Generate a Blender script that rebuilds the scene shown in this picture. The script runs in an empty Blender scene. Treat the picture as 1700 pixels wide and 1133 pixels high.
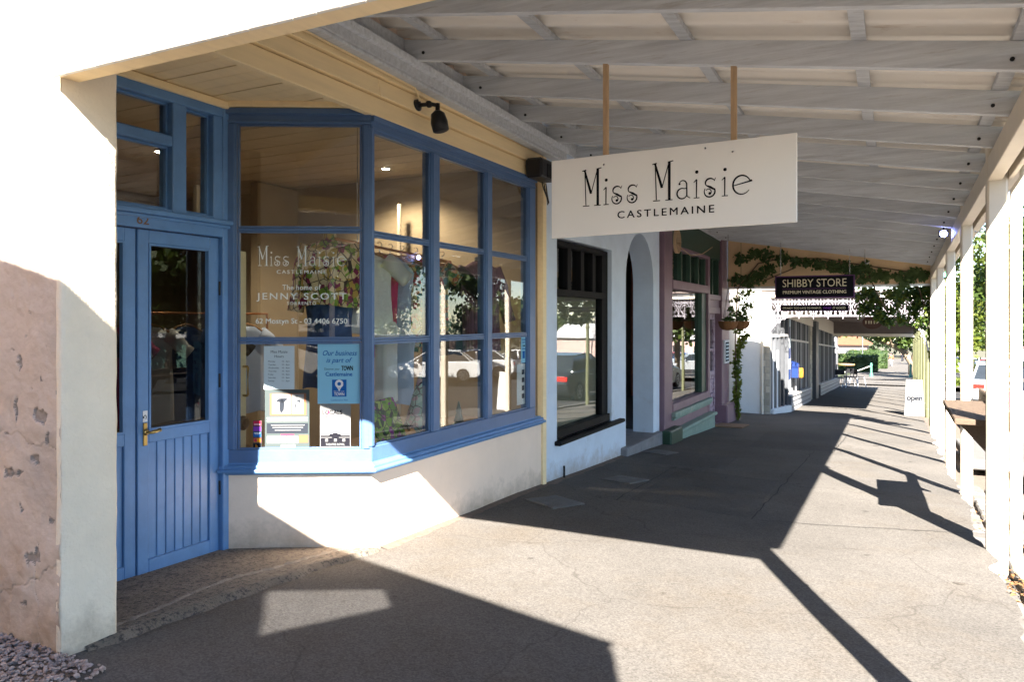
import bpy, bmesh, math, random
import numpy as np
from mathutils import Vector, Matrix, noise as mnoise

random.seed(7)
RNG = np.random.default_rng(11)
PI = math.pi
scn = bpy.context.scene
col = scn.collection

# ------------------------------------------------------------------ camera, sky, sun, exposure
TH = math.atan2(635, 1240)
cam = bpy.data.cameras.new('camera')
cam.sensor_width = 36
cam.lens = 1240 / 1700 * 36
cam.shift_y = -36.5 / 1700
cam.clip_start = .05
cam.clip_end = 3000
cam_o = bpy.data.objects.new('camera', cam)
cam_o.rotation_euler = (PI / 2, 0, TH)
col.objects.link(cam_o)
scn.camera = cam_o

SUN = Vector((.44, -1, .793))            # towards the sun
w = bpy.data.worlds.new('World')
scn.world = w
w.use_nodes = True
nt = w.node_tree
sky = nt.nodes.new('ShaderNodeTexSky')
sky.sky_type = 'NISHITA'
sky.sun_disc = False
sky.sun_elevation = math.atan2(SUN.z, math.hypot(SUN.x, SUN.y))
sky.sun_rotation = math.atan2(SUN.x, SUN.y)
sky.air_density = .8
sky.dust_density = 0
sky.ozone_density = 1.0
nt.nodes['Background'].inputs['Strength'].default_value = .05
nt.links.new(sky.outputs[0], nt.nodes['Background'].inputs[0])

sl = bpy.data.lights.new('sun', 'SUN')
sl.energy = 5
sl.angle = math.radians(.5)
sl.color = (1, .925, .83)
sun_o = bpy.data.objects.new('sun', sl)
sun_o.rotation_euler = SUN.to_track_quat('Z', 'Y').to_euler()
sun_o.location = (4, -9, 8)
col.objects.link(sun_o)

scn.view_settings.view_transform = 'Standard'
scn.view_settings.look = 'None'
scn.view_settings.gamma = 1
scn.view_settings.use_curve_mapping = False
scn.view_settings.exposure = 3.15


# ------------------------------------------------------------------ materials
def node(t, ty, **kw):
    n = t.nodes.new(ty)
    for k, v in kw.items():
        setattr(n, k, v)
    return n


def M(name, c, rough=.6, var=.12, vs=5, bump=.12, bs=70, metal=0, spec=.4, rnd=0.0, stretch=None, c2=None, c2s=2.5, c2lo=.52, c2hi=.68, bdist=.01):
    """plain procedural surface: tone noise, optional second colour in patches, fine bump"""
    m = bpy.data.materials.new(name)
    m.use_nodes = True
    t = m.node_tree
    b = t.nodes['Principled BSDF']
    b.inputs['Roughness'].default_value = rough
    b.inputs['Metallic'].default_value = metal
    b.inputs['Specular IOR Level'].default_value = spec
    tc = node(t, 'ShaderNodeTexCoord')
    mp = node(t, 'ShaderNodeMapping')
    t.links.new(tc.outputs['Object'], mp.inputs[0])
    if stretch:
        mp.inputs['Scale'].default_value = stretch
    n1 = node(t, 'ShaderNodeTexNoise')
    n1.inputs['Scale'].default_value = vs
    n1.inputs['Detail'].default_value = 6
    n1.inputs['Roughness'].default_value = .65
    t.links.new(mp.outputs[0], n1.inputs['Vector'])
    mr = node(t, 'ShaderNodeMapRange')
    mr.inputs[1].default_value = .25
    mr.inputs[2].default_value = .75
    mr.inputs[3].default_value = 1 - var
    mr.inputs[4].default_value = 1 + var
    t.links.new(n1.outputs[0], mr.inputs[0])
    val = mr.outputs[0]
    if rnd:
        oi = node(t, 'ShaderNodeObjectInfo')
        m2 = node(t, 'ShaderNodeMapRange')
        m2.inputs[3].default_value = 1 - rnd
        m2.inputs[4].default_value = 1 + rnd
        t.links.new(oi.outputs['Random'], m2.inputs[0])
        mu = node(t, 'ShaderNodeMath', operation='MULTIPLY')
        t.links.new(val, mu.inputs[0])
        t.links.new(m2.outputs[0], mu.inputs[1])
        val = mu.outputs[0]
    vm = node(t, 'ShaderNodeVectorMath', operation='SCALE')
    vm.inputs[0].default_value = c
    t.links.new(val, vm.inputs['Scale'])
    outc = vm.outputs[0]
    if c2:
        n3 = node(t, 'ShaderNodeTexNoise')
        n3.inputs['Scale'].default_value = c2s
        n3.inputs['Detail'].default_value = 8
        n3.inputs['Roughness'].default_value = .7
        t.links.new(mp.outputs[0], n3.inputs['Vector'])
        m3 = node(t, 'ShaderNodeMapRange')
        m3.inputs[1].default_value = c2lo
        m3.inputs[2].default_value = c2hi
        t.links.new(n3.outputs[0], m3.inputs[0])
        mx = node(t, 'ShaderNodeMix', data_type='RGBA')
        t.links.new(m3.outputs[0], mx.inputs['Factor'])
        t.links.new(outc, mx.inputs['A'])
        mx.inputs['B'].default_value = (*c2, 1)
        outc = mx.outputs['Result']
    t.links.new(outc, b.inputs['Base Color'])
    if bump:
        n2 = node(t, 'ShaderNodeTexNoise')
        n2.inputs['Scale'].default_value = bs
        n2.inputs['Detail'].default_value = 5
        n2.inputs['Roughness'].default_value = .6
        t.links.new(mp.outputs[0], n2.inputs['Vector'])
        bu = node(t, 'ShaderNodeBump')
        bu.inputs['Strength'].default_value = bump
        bu.inputs['Distance'].default_value = bdist
        t.links.new(n2.outputs[0], bu.inputs['Height'])
        t.links.new(bu.outputs[0], b.inputs['Normal'])
    m['out'] = 1
    return m


def asphalt(name, base, spk=.35, dark=(.062, .058, .054), warm=(.1, .085, .068)):
    m = M(name, base, rough=.92, var=.2, vs=1.1, bump=.6, bs=190, spec=.12, c2=warm, c2s=.9, c2lo=.5, c2hi=.8, bdist=.006)
    t = m.node_tree
    b = t.nodes['Principled BSDF']
    old = b.inputs['Base Color'].links[0].from_socket
    tc = node(t, 'ShaderNodeTexCoord')
    vo = node(t, 'ShaderNodeTexVoronoi')
    vo.inputs['Scale'].default_value = 130
    t.links.new(tc.outputs['Object'], vo.inputs['Vector'])
    sp = node(t, 'ShaderNodeSeparateColor')
    t.links.new(vo.outputs['Color'], sp.inputs[0])
    mr = node(t, 'ShaderNodeMapRange')
    mr.inputs[3].default_value = 1 - spk
    mr.inputs[4].default_value = 1 + spk
    t.links.new(sp.outputs[0], mr.inputs[0])
    vm = node(t, 'ShaderNodeVectorMath', operation='SCALE')
    t.links.new(old, vm.inputs[0])
    t.links.new(mr.outputs[0], vm.inputs['Scale'])
    # worn dark patches and fine cracks
    n = node(t, 'ShaderNodeTexNoise')
    n.inputs['Scale'].default_value = 2.2
    n.inputs['Detail'].default_value = 9
    n.inputs['Roughness'].default_value = .72
    t.links.new(tc.outputs['Object'], n.inputs['Vector'])
    r2 = node(t, 'ShaderNodeMapRange')
    r2.inputs[1].default_value = .58
    r2.inputs[2].default_value = .74
    r2.inputs[4].default_value = .5
    t.links.new(n.outputs[0], r2.inputs[0])
    mx = node(t, 'ShaderNodeMix', data_type='RGBA')
    t.links.new(r2.outputs[0], mx.inputs['Factor'])
    t.links.new(vm.outputs[0], mx.inputs['A'])
    mx.inputs['B'].default_value = (*dark, 1)
    # cracks
    wn = node(t, 'ShaderNodeTexNoise')
    wn.inputs['Scale'].default_value = 3
    t.links.new(tc.outputs['Object'], wn.inputs['Vector'])
    va = node(t, 'ShaderNodeVectorMath', operation='MULTIPLY_ADD')
    va.inputs[1].default_value = (.35, .35, .35)
    t.links.new(wn.outputs['Color'], va.inputs[0])
    t.links.new(tc.outputs['Object'], va.inputs[2])
    v2 = node(t, 'ShaderNodeTexVoronoi', feature='DISTANCE_TO_EDGE')
    v2.inputs['Scale'].default_value = .55
    t.links.new(va.outputs[0], v2.inputs['Vector'])
    r3 = node(t, 'ShaderNodeMapRange')
    r3.inputs[1].default_value = 0
    r3.inputs[2].default_value = .0045
    r3.inputs[3].default_value = .5
    r3.inputs[4].default_value = 0
    t.links.new(v2.outputs['Distance'], r3.inputs[0])
    my = node(t, 'ShaderNodeMix', data_type='RGBA')
    t.links.new(r3.outputs[0], my.inputs['Factor'])
    t.links.new(mx.outputs['Result'], my.inputs['A'])
    my.inputs['B'].default_value = (.05, .045, .04, 1)
    t.links.new(my.outputs['Result'], b.inputs['Base Color'])
    return m


def glass_mat(name, tint=(.93, .95, .94), ior=1.5, base=.0):
    m = bpy.data.materials.new(name)
    m.use_nodes = True
    t = m.node_tree
    t.nodes.remove(t.nodes['Principled BSDF'])
    out = t.nodes['Material Output']
    tr = node(t, 'ShaderNodeBsdfTransparent')
    tr.inputs[0].default_value = (*tint, 1)
    gl = node(t, 'ShaderNodeBsdfGlossy')
    gl.inputs['Roughness'].default_value = .004
    tc = node(t, 'ShaderNodeTexCoord')
    nz = node(t, 'ShaderNodeTexNoise')
    nz.inputs['Scale'].default_value = 1.3
    t.links.new(tc.outputs['Object'], nz.inputs['Vector'])
    bu = node(t, 'ShaderNodeBump')
    bu.inputs['Strength'].default_value = .02
    bu.inputs['Distance'].default_value = .02
    t.links.new(nz.outputs[0], bu.inputs['Height'])
    t.links.new(bu.outputs[0], gl.inputs['Normal'])
    ge = node(t, 'ShaderNodeNewGeometry')
    dt = node(t, 'ShaderNodeVectorMath', operation='DOT_PRODUCT')
    t.links.new(ge.outputs['Incoming'], dt.inputs[0])
    t.links.new(ge.outputs['Normal'], dt.inputs[1])
    ab = node(t, 'ShaderNodeMath', operation='ABSOLUTE')
    t.links.new(dt.outputs['Value'], ab.inputs[0])
    om = node(t, 'ShaderNodeMath', operation='SUBTRACT', use_clamp=True)
    om.inputs[0].default_value = 1
    t.links.new(ab.outputs[0], om.inputs[1])
    pw = node(t, 'ShaderNodeMath', operation='POWER')
    pw.inputs[1].default_value = 5
    t.links.new(om.outputs[0], pw.inputs[0])
    f0 = ((ior - 1) / (ior + 1)) ** 2 + base
    ad = node(t, 'ShaderNodeMath', operation='MULTIPLY_ADD', use_clamp=True)
    ad.inputs[1].default_value = 1 - f0
    ad.inputs[2].default_value = f0
    t.links.new(pw.outputs[0], ad.inputs[0])
    mx = node(t, 'ShaderNodeMixShader')
    t.links.new(ad.outputs[0], mx.inputs[0])
    t.links.new(tr.outputs[0], mx.inputs[1])
    t.links.new(gl.outputs[0], mx.inputs[2])
    t.links.new(mx.outputs[0], out.inputs[0])
    return m


def leaf_mat(name, c, c2, trans=.35):
    m = bpy.data.materials.new(name)
    m.use_nodes = True
    t = m.node_tree
    b = t.nodes['Principled BSDF']
    b.inputs['Roughness'].default_value = .55
    tc = node(t, 'ShaderNodeTexCoord')
    n = node(t, 'ShaderNodeTexNoise')
    n.inputs['Scale'].default_value = 2.3
    n.inputs['Detail'].default_value = 8
    t.links.new(tc.outputs['Object'], n.inputs['Vector'])
    mr = node(t, 'ShaderNodeMapRange')
    mr.inputs[1].default_value = .35
    mr.inputs[2].default_value = .65
    t.links.new(n.outputs[0], mr.inputs[0])
    mx = node(t, 'ShaderNodeMix', data_type='RGBA')
    mx.inputs['A'].default_value = (*c, 1)
    mx.inputs['B'].default_value = (*c2, 1)
    t.links.new(mr.outputs[0], mx.inputs['Factor'])
    t.links.new(mx.outputs['Result'], b.inputs['Base Color'])
    tl = node(t, 'ShaderNodeBsdfTranslucent')
    t.links.new(mx.outputs['Result'], tl.inputs[0])
    ms = node(t, 'ShaderNodeMixShader')
    ms.inputs[0].default_value = trans
    t.links.new(b.outputs[0], ms.inputs[1])
    t.links.new(tl.outputs[0], ms.inputs[2])
    t.links.new(ms.outputs[0], t.nodes['Material Output'].inputs[0])
    return m


def emis(name, c, s):
    m = bpy.data.materials.new(name)
    m.use_nodes = True
    b = m.node_tree.nodes['Principled BSDF']
    b.inputs['Base Color'].default_value = (*c, 1)
    b.inputs['Emission Color'].default_value = (*c, 1)
    b.inputs['Emission Strength'].default_value = s
    return m


def pattern(name, cols, scale=14, rough=.8, stretch=None):
    """printed cloth: voronoi cells picking from a few colours"""
    m = M(name, cols[0], rough=rough, bump=.2, bs=120)
    t = m.node_tree
    b = t.nodes['Principled BSDF']
    tc = node(t, 'ShaderNodeTexCoord')
    mp = node(t, 'ShaderNodeMapping')
    if stretch:
        mp.inputs['Scale'].default_value = stretch
    t.links.new(tc.outputs['Object'], mp.inputs[0])
    vo = node(t, 'ShaderNodeTexVoronoi')
    vo.inputs['Scale'].default_value = scale
    t.links.new(mp.outputs[0], vo.inputs['Vector'])
    sp = node(t, 'ShaderNodeSeparateColor')
    t.links.new(vo.outputs['Color'], sp.inputs[0])
    cr = node(t, 'ShaderNodeValToRGB')
    cr.color_ramp.interpolation = 'CONSTANT'
    el = cr.color_ramp.elements
    while len(el) < len(cols):
        el.new(.5)
    for i, c in enumerate(cols):
        el[i].position = i / len(cols)
        el[i].color = (*c, 1)
    t.links.new(sp.outputs[0], cr.inputs[0])
    ve = node(t, 'ShaderNodeTexVoronoi', feature='DISTANCE_TO_EDGE')
    ve.inputs['Scale'].default_value = scale * .55
    t.links.new(mp.outputs[0], ve.inputs['Vector'])
    mr = node(t, 'ShaderNodeMapRange')
    mr.inputs[1].default_value = .02
    mr.inputs[2].default_value = .05
    t.links.new(ve.outputs['Distance'], mr.inputs[0])
    mx = node(t, 'ShaderNodeMix', data_type='RGBA')
    mx.inputs['A'].default_value = (.06, .035, .04, 1)
    t.links.new(mr.outputs[0], mx.inputs['Factor'])
    t.links.new(cr.outputs[0], mx.inputs['B'])
    t.links.new(mx.outputs['Result'], b.inputs['Base Color'])
    return m


def wall_mat():
    """painted render of the lane wall: pinkish cream, rust-brown dirt rising from the ground and along the corner"""
    m = M('lane_wall_render', (.56, .475, .41), rough=.85, var=.12, vs=3, bump=.55, bs=16, c2=(.41, .37, .345), c2s=2.2, c2lo=.48, c2hi=.7, bdist=.02)
    t = m.node_tree
    b = t.nodes['Principled BSDF']
    old = b.inputs['Base Color'].links[0].from_socket
    tc = node(t, 'ShaderNodeTexCoord')
    sx = node(t, 'ShaderNodeSeparateXYZ')
    t.links.new(tc.outputs['Object'], sx.inputs[0])
    n = node(t, 'ShaderNodeTexNoise')
    n.inputs['Scale'].default_value = 5
    n.inputs['Detail'].default_value = 8
    t.links.new(tc.outputs['Object'], n.inputs['Vector'])
    # height above the ground, wobbled
    a = node(t, 'ShaderNodeMath', operation='MULTIPLY_ADD')
    a.inputs[1].default_value = .9
    t.links.new(n.outputs[0], a.inputs[0])
    t.links.new(sx.outputs[2], a.inputs[2])
    r = node(t, 'ShaderNodeMapRange')
    r.inputs[1].default_value = -1.0
    r.inputs[2].default_value = -.55
    r.inputs[3].default_value = 1
    r.inputs[4].default_value = 0
    t.links.new(a.outputs[0], r.inputs[0])
    mx = node(t, 'ShaderNodeMix', data_type='RGBA')
    mx.inputs['B'].default_value = (.3, .19, .1, 1)
    mu = node(t, 'ShaderNodeMath', operation='MULTIPLY')
    mu.inputs[1].default_value = .75
    t.links.new(r.outputs[0], mu.inputs[0])
    t.links.new(mu.outputs[0], mx.inputs['Factor'])
    t.links.new(old, mx.inputs['A'])
    t.links.new(mx.outputs['Result'], b.inputs['Base Color'])
    return m


def splash(m, c=(.3, .22, .14), top=.22, amt=.6):
    t = m.node_tree
    b = t.nodes['Principled BSDF']
    old = b.inputs['Base Color'].links[0].from_socket
    tc = node(t, 'ShaderNodeTexCoord')
    sx = node(t, 'ShaderNodeSeparateXYZ')
    t.links.new(tc.outputs['Object'], sx.inputs[0])
    h = node(t, 'ShaderNodeMath', operation='MULTIPLY_ADD')      # height over the falling path
    h.inputs[1].default_value = .043
    t.links.new(sx.outputs[1], h.inputs[0])
    t.links.new(sx.outputs[2], h.inputs[2])
    n = node(t, 'ShaderNodeTexNoise')
    n.inputs['Scale'].default_value = 7
    n.inputs['Detail'].default_value = 9
    n.inputs['Roughness'].default_value = .7
    t.links.new(tc.outputs['Object'], n.inputs['Vector'])
    a = node(t, 'ShaderNodeMath', operation='MULTIPLY_ADD')
    a.inputs[1].default_value = .5
    t.links.new(n.outputs[0], a.inputs[0])
    t.links.new(h.outputs[0], a.inputs[2])
    r = node(t, 'ShaderNodeMapRange')
    r.inputs[1].default_value = -1.34 + .22
    r.inputs[2].default_value = -1.34 + .22 + top
    r.inputs[3].default_value = amt
    r.inputs[4].default_value = 0
    t.links.new(a.outputs[0], r.inputs[0])
    mx = node(t, 'ShaderNodeMix', data_type='RGBA')
    mx.inputs['B'].default_value = (*c, 1)
    t.links.new(r.outputs[0], mx.inputs['Factor'])
    t.links.new(old, mx.inputs['A'])
    t.links.new(mx.outputs['Result'], b.inputs['Base Color'])
    return m


MT = dict(

    wallside=wall_mat(),
    pier=M('pier_render', (.82, .71, .56), rough=.85, var=.08, vs=4, bump=.6, bs=55, c2=(.68, .6, .48), c2s=2.2, c2lo=.6, c2hi=.85, bdist=.01),
    chip=M('bare_render', (.3, .265, .245), rough=.95, var=.25, vs=20, bump=.5, bs=60),
    chipl=M('bare_plaster', (.52, .5, .5), rough=.95, var=.2, vs=20, bump=.4, bs=60),
    riser=M('riser_render', (.84, .675, .545), rough=.8, var=.06, vs=2.5, bump=.3, bs=30, c2=(.6, .5, .4), c2s=1.5, c2lo=.58, c2hi=.85, bdist=.006),
    cream=M('cream_paint', (.86, .68, .4), rough=.55, var=.07, vs=4, bump=.12, bs=20, rnd=.05, stretch=(6, .6, 6)),
    creampost=M('cream_post_paint', (.74, .66, .54), rough=.5, var=.06, vs=5, bump=.12, bs=50, c2=(.5, .38, .24), c2s=7, c2lo=.68, c2hi=.8),
    board=M('gable_board_paint', (.78, .755, .71), rough=.55, var=.05, vs=6, bump=.1, bs=40, rnd=.03),
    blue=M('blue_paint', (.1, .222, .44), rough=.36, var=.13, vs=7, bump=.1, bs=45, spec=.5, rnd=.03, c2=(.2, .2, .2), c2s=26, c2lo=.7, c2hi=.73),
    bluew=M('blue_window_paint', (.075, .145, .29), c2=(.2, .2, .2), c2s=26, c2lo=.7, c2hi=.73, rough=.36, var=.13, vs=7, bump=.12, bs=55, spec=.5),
    rafter=M('rafter_paint', (.56, .58, .61), rough=.7, var=.22, vs=5, bump=.5, bs=40, rnd=.1, stretch=(.4, 6, 6), c2=(.34, .31, .27), c2s=7, c2lo=.58, c2hi=.78),
    sheet=M('roof_sheet', (.84, .8, .74), rough=.5, var=.07, vs=1.5, bump=0, c2=(.42, .29, .18), c2s=3.2, c2lo=.6, c2hi=.8, stretch=(.5, 4, 1)),
    sheettop=M('roof_sheet_top', (.55, .55, .55), rough=.4, bump=0),
    white=M('white_sign_paint', (.86, .845, .82), rough=.4, var=.025, vs=2, bump=.03, bs=40),
    black=M('black_paint', (.005, .005, .006), spec=.15, rough=.6, var=.2, bump=.1),
    lamp=M('black_metal', (.018, .018, .02), rough=.4, metal=.3, bump=.2, bs=90),
    batten=M('raw_batten', (.5, .34, .2), rough=.7, var=.2, vs=8, bump=.2, stretch=(8, 8, .8)),
    brass=M('old_brass', (.5, .34, .12), rough=.3, metal=1, var=.2, bump=.1),
    bronze=M('bronze_digits', (.16, .09, .05), rough=.4, metal=.6, bump=.1),
    chrome=M('chrome', (.6, .6, .6), rough=.18, metal=1, bump=0),
    conc=M('threshold_concrete', (.17, .145, .115), rough=.9, var=.3, vs=9, bump=.9, bs=90, c2=(.05, .046, .042), c2s=42, c2lo=.5, c2hi=.6),
    concp=M('pale_concrete', (.22, .2, .17), rough=.9, var=.35, vs=16, bump=.6, bs=70),
    asph=asphalt('old_asphalt', (.105, .098, .09), spk=.26),
    asphp=asphalt('patch_asphalt', (.088, .083, .078), spk=.24),
    road=asphalt('road_asphalt', (.045, .044, .044), spk=.2, warm=(.055, .052, .05), dark=(.035, .034, .033)),
    grav=M('lane_gravel', (.34, .275, .25), rough=.9, var=.6, vs=26, bump=.3, c2=(.3, .2, .15), c2s=33),
    dirt=M('gravel_bed', (.13, .1, .08), rough=.95, var=.3, vs=20, bump=.6),
    stone=M('bluestone_pitcher', (.13, .12, .11), rough=.9, var=.25, vs=9, bump=.7, bs=40, rnd=.25, c2=(.17, .14, .1), c2s=3),
    kerb=M('kerb_concrete', (.11, .105, .1), rough=.9, var=.15, vs=5, bump=.4),
    grass=leaf_mat('grass_blades', (.05, .07, .015), (.085, .08, .025), .3),
    earth=M('ground_cover', (.08, .075, .045), rough=.95, var=.3, vs=.3, bump=0),
    glass=glass_mat('window_glass', base=.035),
    glassd=glass_mat('door_glass', tint=(.42, .44, .44), base=.0),
    glassr=glass_mat('shop_glass', tint=(.8, .83, .82), base=.11),
    inwall=M('interior_plaster', (.36, .285, .19), rough=.8, var=.08, bump=.1),
    inboard=M('interior_ceiling_paint', (.56, .47, .34), rough=.6, var=.08, bump=.1, rnd=.06),
    infloor=M('interior_floor', (.2, .13, .08), rough=.5, var=.2, bump=.1),
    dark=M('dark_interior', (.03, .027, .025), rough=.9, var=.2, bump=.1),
    grey=M('grey_render', (.62, .71, .82), rough=.85, var=.08, vs=3, bump=.35, bs=30, c2=(.42, .43, .46), c2s=2, c2lo=.6, c2hi=.85, bdist=.006),
    greyp=M('pale_trim', (.66, .63, .6), rough=.8, var=.07, vs=4, bump=.2),
    panetan=M('tan_reflection_backing', (.6, .53, .4), rough=.85, var=.08, vs=2, bump=.1, stretch=(1, 3, .3)),  # tan stands in for the sunlit reflection in the grey shop pane
    step=M('bluestone_step', (.2, .2, .21), rough=.8, var=.2, vs=8, bump=.3),
    navy=M('navy_door_paint', (.015, .02, .045), rough=.35, var=.2, bump=.1),
    purple=M('mauve_paint', (.2, .12, .15), rough=.5, var=.12, vs=4, bump=.2, bs=40, c2=(.18, .11, .14), c2s=3),
    lilac=M('lilac_door_paint', (.42, .33, .4), rough=.6, var=.3, vs=14, bump=.2, c2=(.16, .09, .13), c2s=9, c2lo=.5, c2hi=.6),
    green=M('green_paint', (.025, .06, .038), rough=.45, var=.15, vs=5, bump=.15),
    mint=M('sage_paint', (.19, .28, .235), rough=.6, var=.15, vs=6, bump=.25, c2=(.32, .35, .3), c2s=4),
    brick=M('red_brick', (.2, .06, .035), rough=.9, var=.25, vs=14, bump=.4, rnd=.25),
    palebrick=M('pale_brick', (.5, .45, .36), rough=.9, var=.15, vs=14, bump=.4, rnd=.3),
    mortar=M('mortar', (.4, .37, .33), rough=.95, bump=.4),
    gable=M('bounce_tinted_gable_cream', (.75, .53, .3), rough=.6, var=.06, vs=3, bump=.1, c2=(.5, .36, .22), c2s=1.4, c2lo=.5, c2hi=.9),  # cream paint with warm bounce light put into its colour
    whitewall=M('white_render', (.74, .75, .75), rough=.85, var=.05, vs=3, bump=.3, bs=30, c2=(.6, .6, .58), c2s=3, c2lo=.62, c2hi=.9),
    postgreen=M('olive_post_paint', (.1, .105, .055), rough=.5, var=.12, bump=.15, rnd=.08),
    lace=M('iron_lace_paint', (.45, .42, .47), rough=.5, var=.05, bump=0),
    slat=M('charcoal_frame', (.085, .09, .1), rough=.45, var=.15, bump=.1, rnd=.2),
    slatl=M('grey_frame', (.3, .31, .33), rough=.45, var=.1, bump=.1),
    coir=M('coir_fibre', (.22, .1, .04), rough=1, var=.35, vs=60, bump=1, bs=140),
    ivy=leaf_mat('ivy_leaf', (.04, .09, .016), (.09, .14, .035), .3),
    ivyl=leaf_mat('bright_vine_leaf', (.09, .14, .02), (.18, .21, .03), .5),
    leaf=leaf_mat('tree_leaf', (.03, .065, .009), (.075, .11, .017), .42),
    leafy=leaf_mat('lime_leaf', (.06, .095, .01), (.12, .145, .018), .5),
    conif=leaf_mat('conifer_leaf', (.014, .028, .01), (.028, .045, .014), .15),
    hedge=leaf_mat('hedge_leaf', (.018, .045, .008), (.045, .08, .014), .25),
    bark=M('pale_bark', (.16, .125, .085), rough=.9, var=.25, vs=5, bump=.6, bs=14, c2=(.09, .06, .04), c2s=4),
    seam=M('seam_tar', (.03, .028, .026), rough=.9, var=.3, bump=.3),
    stem=M('vine_stem', (.12, .08, .05), rough=.9, bump=.3),
    timber=M('weathered_timber', (.1, .07, .047), rough=.8, var=.3, vs=5, bump=.5, bs=30, stretch=(6, .7, 6), c2=(.055, .036, .025), c2s=5),
    rubber=M('tyre_rubber', (.02, .02, .02), rough=.8, bump=.1),
    rim=M('alloy', (.5, .5, .52), rough=.3, metal=.9, bump=0),
    carglass=M('car_glass', (.02, .025, .03), rough=.06, var=.1, bump=0, spec=.8),
    carwhite=M('car_white', (.78, .78, .78), rough=.25, var=.02, bump=0, spec=.6),
    carblack=M('car_black', (.012, .013, .016), rough=.15, var=.02, bump=0, spec=.8),
    carblue=M('car_blue', (.04, .09, .2), rough=.2, var=.02, bump=0, spec=.7),
    carred=M('car_red', (.35, .03, .03), rough=.2, var=.02, bump=0, spec=.7),
    carsilver=M('car_silver', (.42, .44, .46), rough=.25, metal=.4, var=.02, bump=0),
    redlamp=M('tail_lamp', (.5, .02, .015), rough=.2, bump=0),
    headlamp=M('head_lamp', (.75, .76, .78), rough=.1, bump=0),
    plate=M('number_plate', (.75, .75, .7), rough=.5, bump=0),
    verdigris=M('verdigris_paint', (.06, .17, .13), rough=.5, bump=.1),
    rope=M('white_rope', (.7, .68, .6), rough=.9, bump=.3),
    terracotta=M('terracotta_roof', (.17, .06, .03), rough=.9, var=.2, vs=3, bump=.3),
    pinkwall=M('pink_render', (.4, .29, .26), rough=.9, bump=.1),
    teal=M('teal_wall', (.09, .19, .15), rough=.7, bump=.1),
    ink=M('black_ink', (.012, .012, .016), spec=.03, rough=.95, var=0, bump=0),
    vinyl=M('white_vinyl', (.72, .76, .74), rough=.5, var=.03, bump=0),
    ivory=M('ivory_ink', (.72, .64, .46), spec=.03, rough=.95, var=.03, bump=0),
    paper=M('white_paper', (.7, .7, .7), spec=.03, rough=.95, var=.02, bump=0),
    paperoff=M('off_white_card', (.2, .2, .198), spec=.03, rough=.95, var=.04, bump=0),
    papergrey=M('grey_paper', (.055, .068, .068), spec=.03, rough=.95, var=.02, bump=0),
    paperhours=M('pale_blue_paper', (.5, .58, .62), spec=.03, rough=.95, var=.02, bump=0),
    paperblue=M('sky_blue_paper', (.24, .5, .66), spec=.03, rough=.95, var=.03, bump=0),
    inkblue=M('blue_ink', (.02, .11, .36), spec=.03, rough=.95, var=0, bump=0),
    inkgrey=M('grey_ink', (.022, .026, .034), spec=.03, rough=.95, var=0, bump=0),
    peach=M('peach_ink', (.2, .09, .05), spec=.03, rough=.95, var=0, bump=0),
    crimson=M('crimson_ink', (.45, .03, .07), spec=.03, rough=.95, var=0, bump=0),
    violet=M('violet_ink', (.2, .05, .35), spec=.03, rough=.95, var=0, bump=0),
    purplesign=M('purple_edge', (.1, .03, .12), rough=.5, var=.05, bump=0),
    orange=M('orange_ink', (.75, .3, .02), spec=.03, rough=.95, var=0, bump=0),
    yellow=M('yellow_box', (.4, .2, .015), rough=.5, bump=0),
    mailblue=M('blue_box', (.008, .025, .12), rough=.4, bump=0),
    skin=M('skin', (.5, .3, .22), rough=.6, bump=0),
    cloth_d=M('dark_cloth', (.02, .022, .03), rough=.9, bump=.2),
    cloth_b=M('brown_cloth', (.22, .08, .04), rough=.9, bump=.2),
    denim=M('denim_cloth', (.045, .08, .2), rough=.9, var=.2, vs=20, bump=.3),
    cwhite=M('white_cloth', (.72, .71, .7), rough=.9, var=.06, bump=.3, bs=200),
    cpink=M('pink_cloth', (.55, .045, .16), rough=.85, var=.1, bump=.3, bs=200),
    clilac=M('pale_blue_cloth', (.42, .5, .66), rough=.9, var=.08, bump=.3),
    cblack=M('black_cloth', (.015, .015, .018), rough=.9, bump=.2),
    floral=pattern('floral_cloth', [(.05, .16, .09), (.5, .2, .1), (.06, .2, .24), (.55, .45, .2), (.4, .04, .07), (.55, .52, .45)], 26),
    blouse=pattern('printed_blouse', [(.72, .55, .32), (.72, .55, .32), (.5, .33, .08), (.26, .03, .1), (.74, .6, .4), (.22, .34, .05)], 22, stretch=(1.4, 1.4, 1)),
    stripe=pattern('purple_check_cloth', [(.2, .1, .15), (.24, .12, .17), (.17, .085, .13)], 30, stretch=(3, 3, .15)),
    scarf=pattern('sea_green_scarf', [(.3, .45, .38), (.42, .55, .48), (.22, .36, .3), (.5, .35, .38)], 22),
    painting=pattern('flower_painting', [(.25, .42, .05), (.12, .28, .04), (.36, .06, .3), (.04, .07, .04), (.4, .5, .12)], 24),
    wood=M('hanger_wood', (.42, .22, .09), rough=.5, var=.15, bump=.1),
    copper=M('copper_rail', (.5, .22, .1), rough=.35, metal=.8, bump=0),
    mat=M('door_mat_fibre', (.24, .15, .09), rough=1, var=.3, vs=40, bump=.9, bs=150),
    iron=M('cast_iron_cover', (.12, .116, .11), rough=.75, metal=.2, var=.25, vs=9, bump=.4),
    leaflitter=M('dry_leaf', (.16, .08, .03), rough=.9, var=.3, vs=20, bump=0),
    downlight=emis('lit_downlight', (1, .86, .66), 9),
    bluelight=emis('lit_blue_lamp', (.3, .36, 1), 9),
    greenlight=emis('lit_green_lamp', (.15, 1, .5), 3),
    oval=M('brown_oval_sign', (.07, .028, .018), rough=.5, bump=.05),
    vfar=M('brown_fascia_paint', (.15, .12, .11), rough=.7, bump=.1),
)

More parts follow.
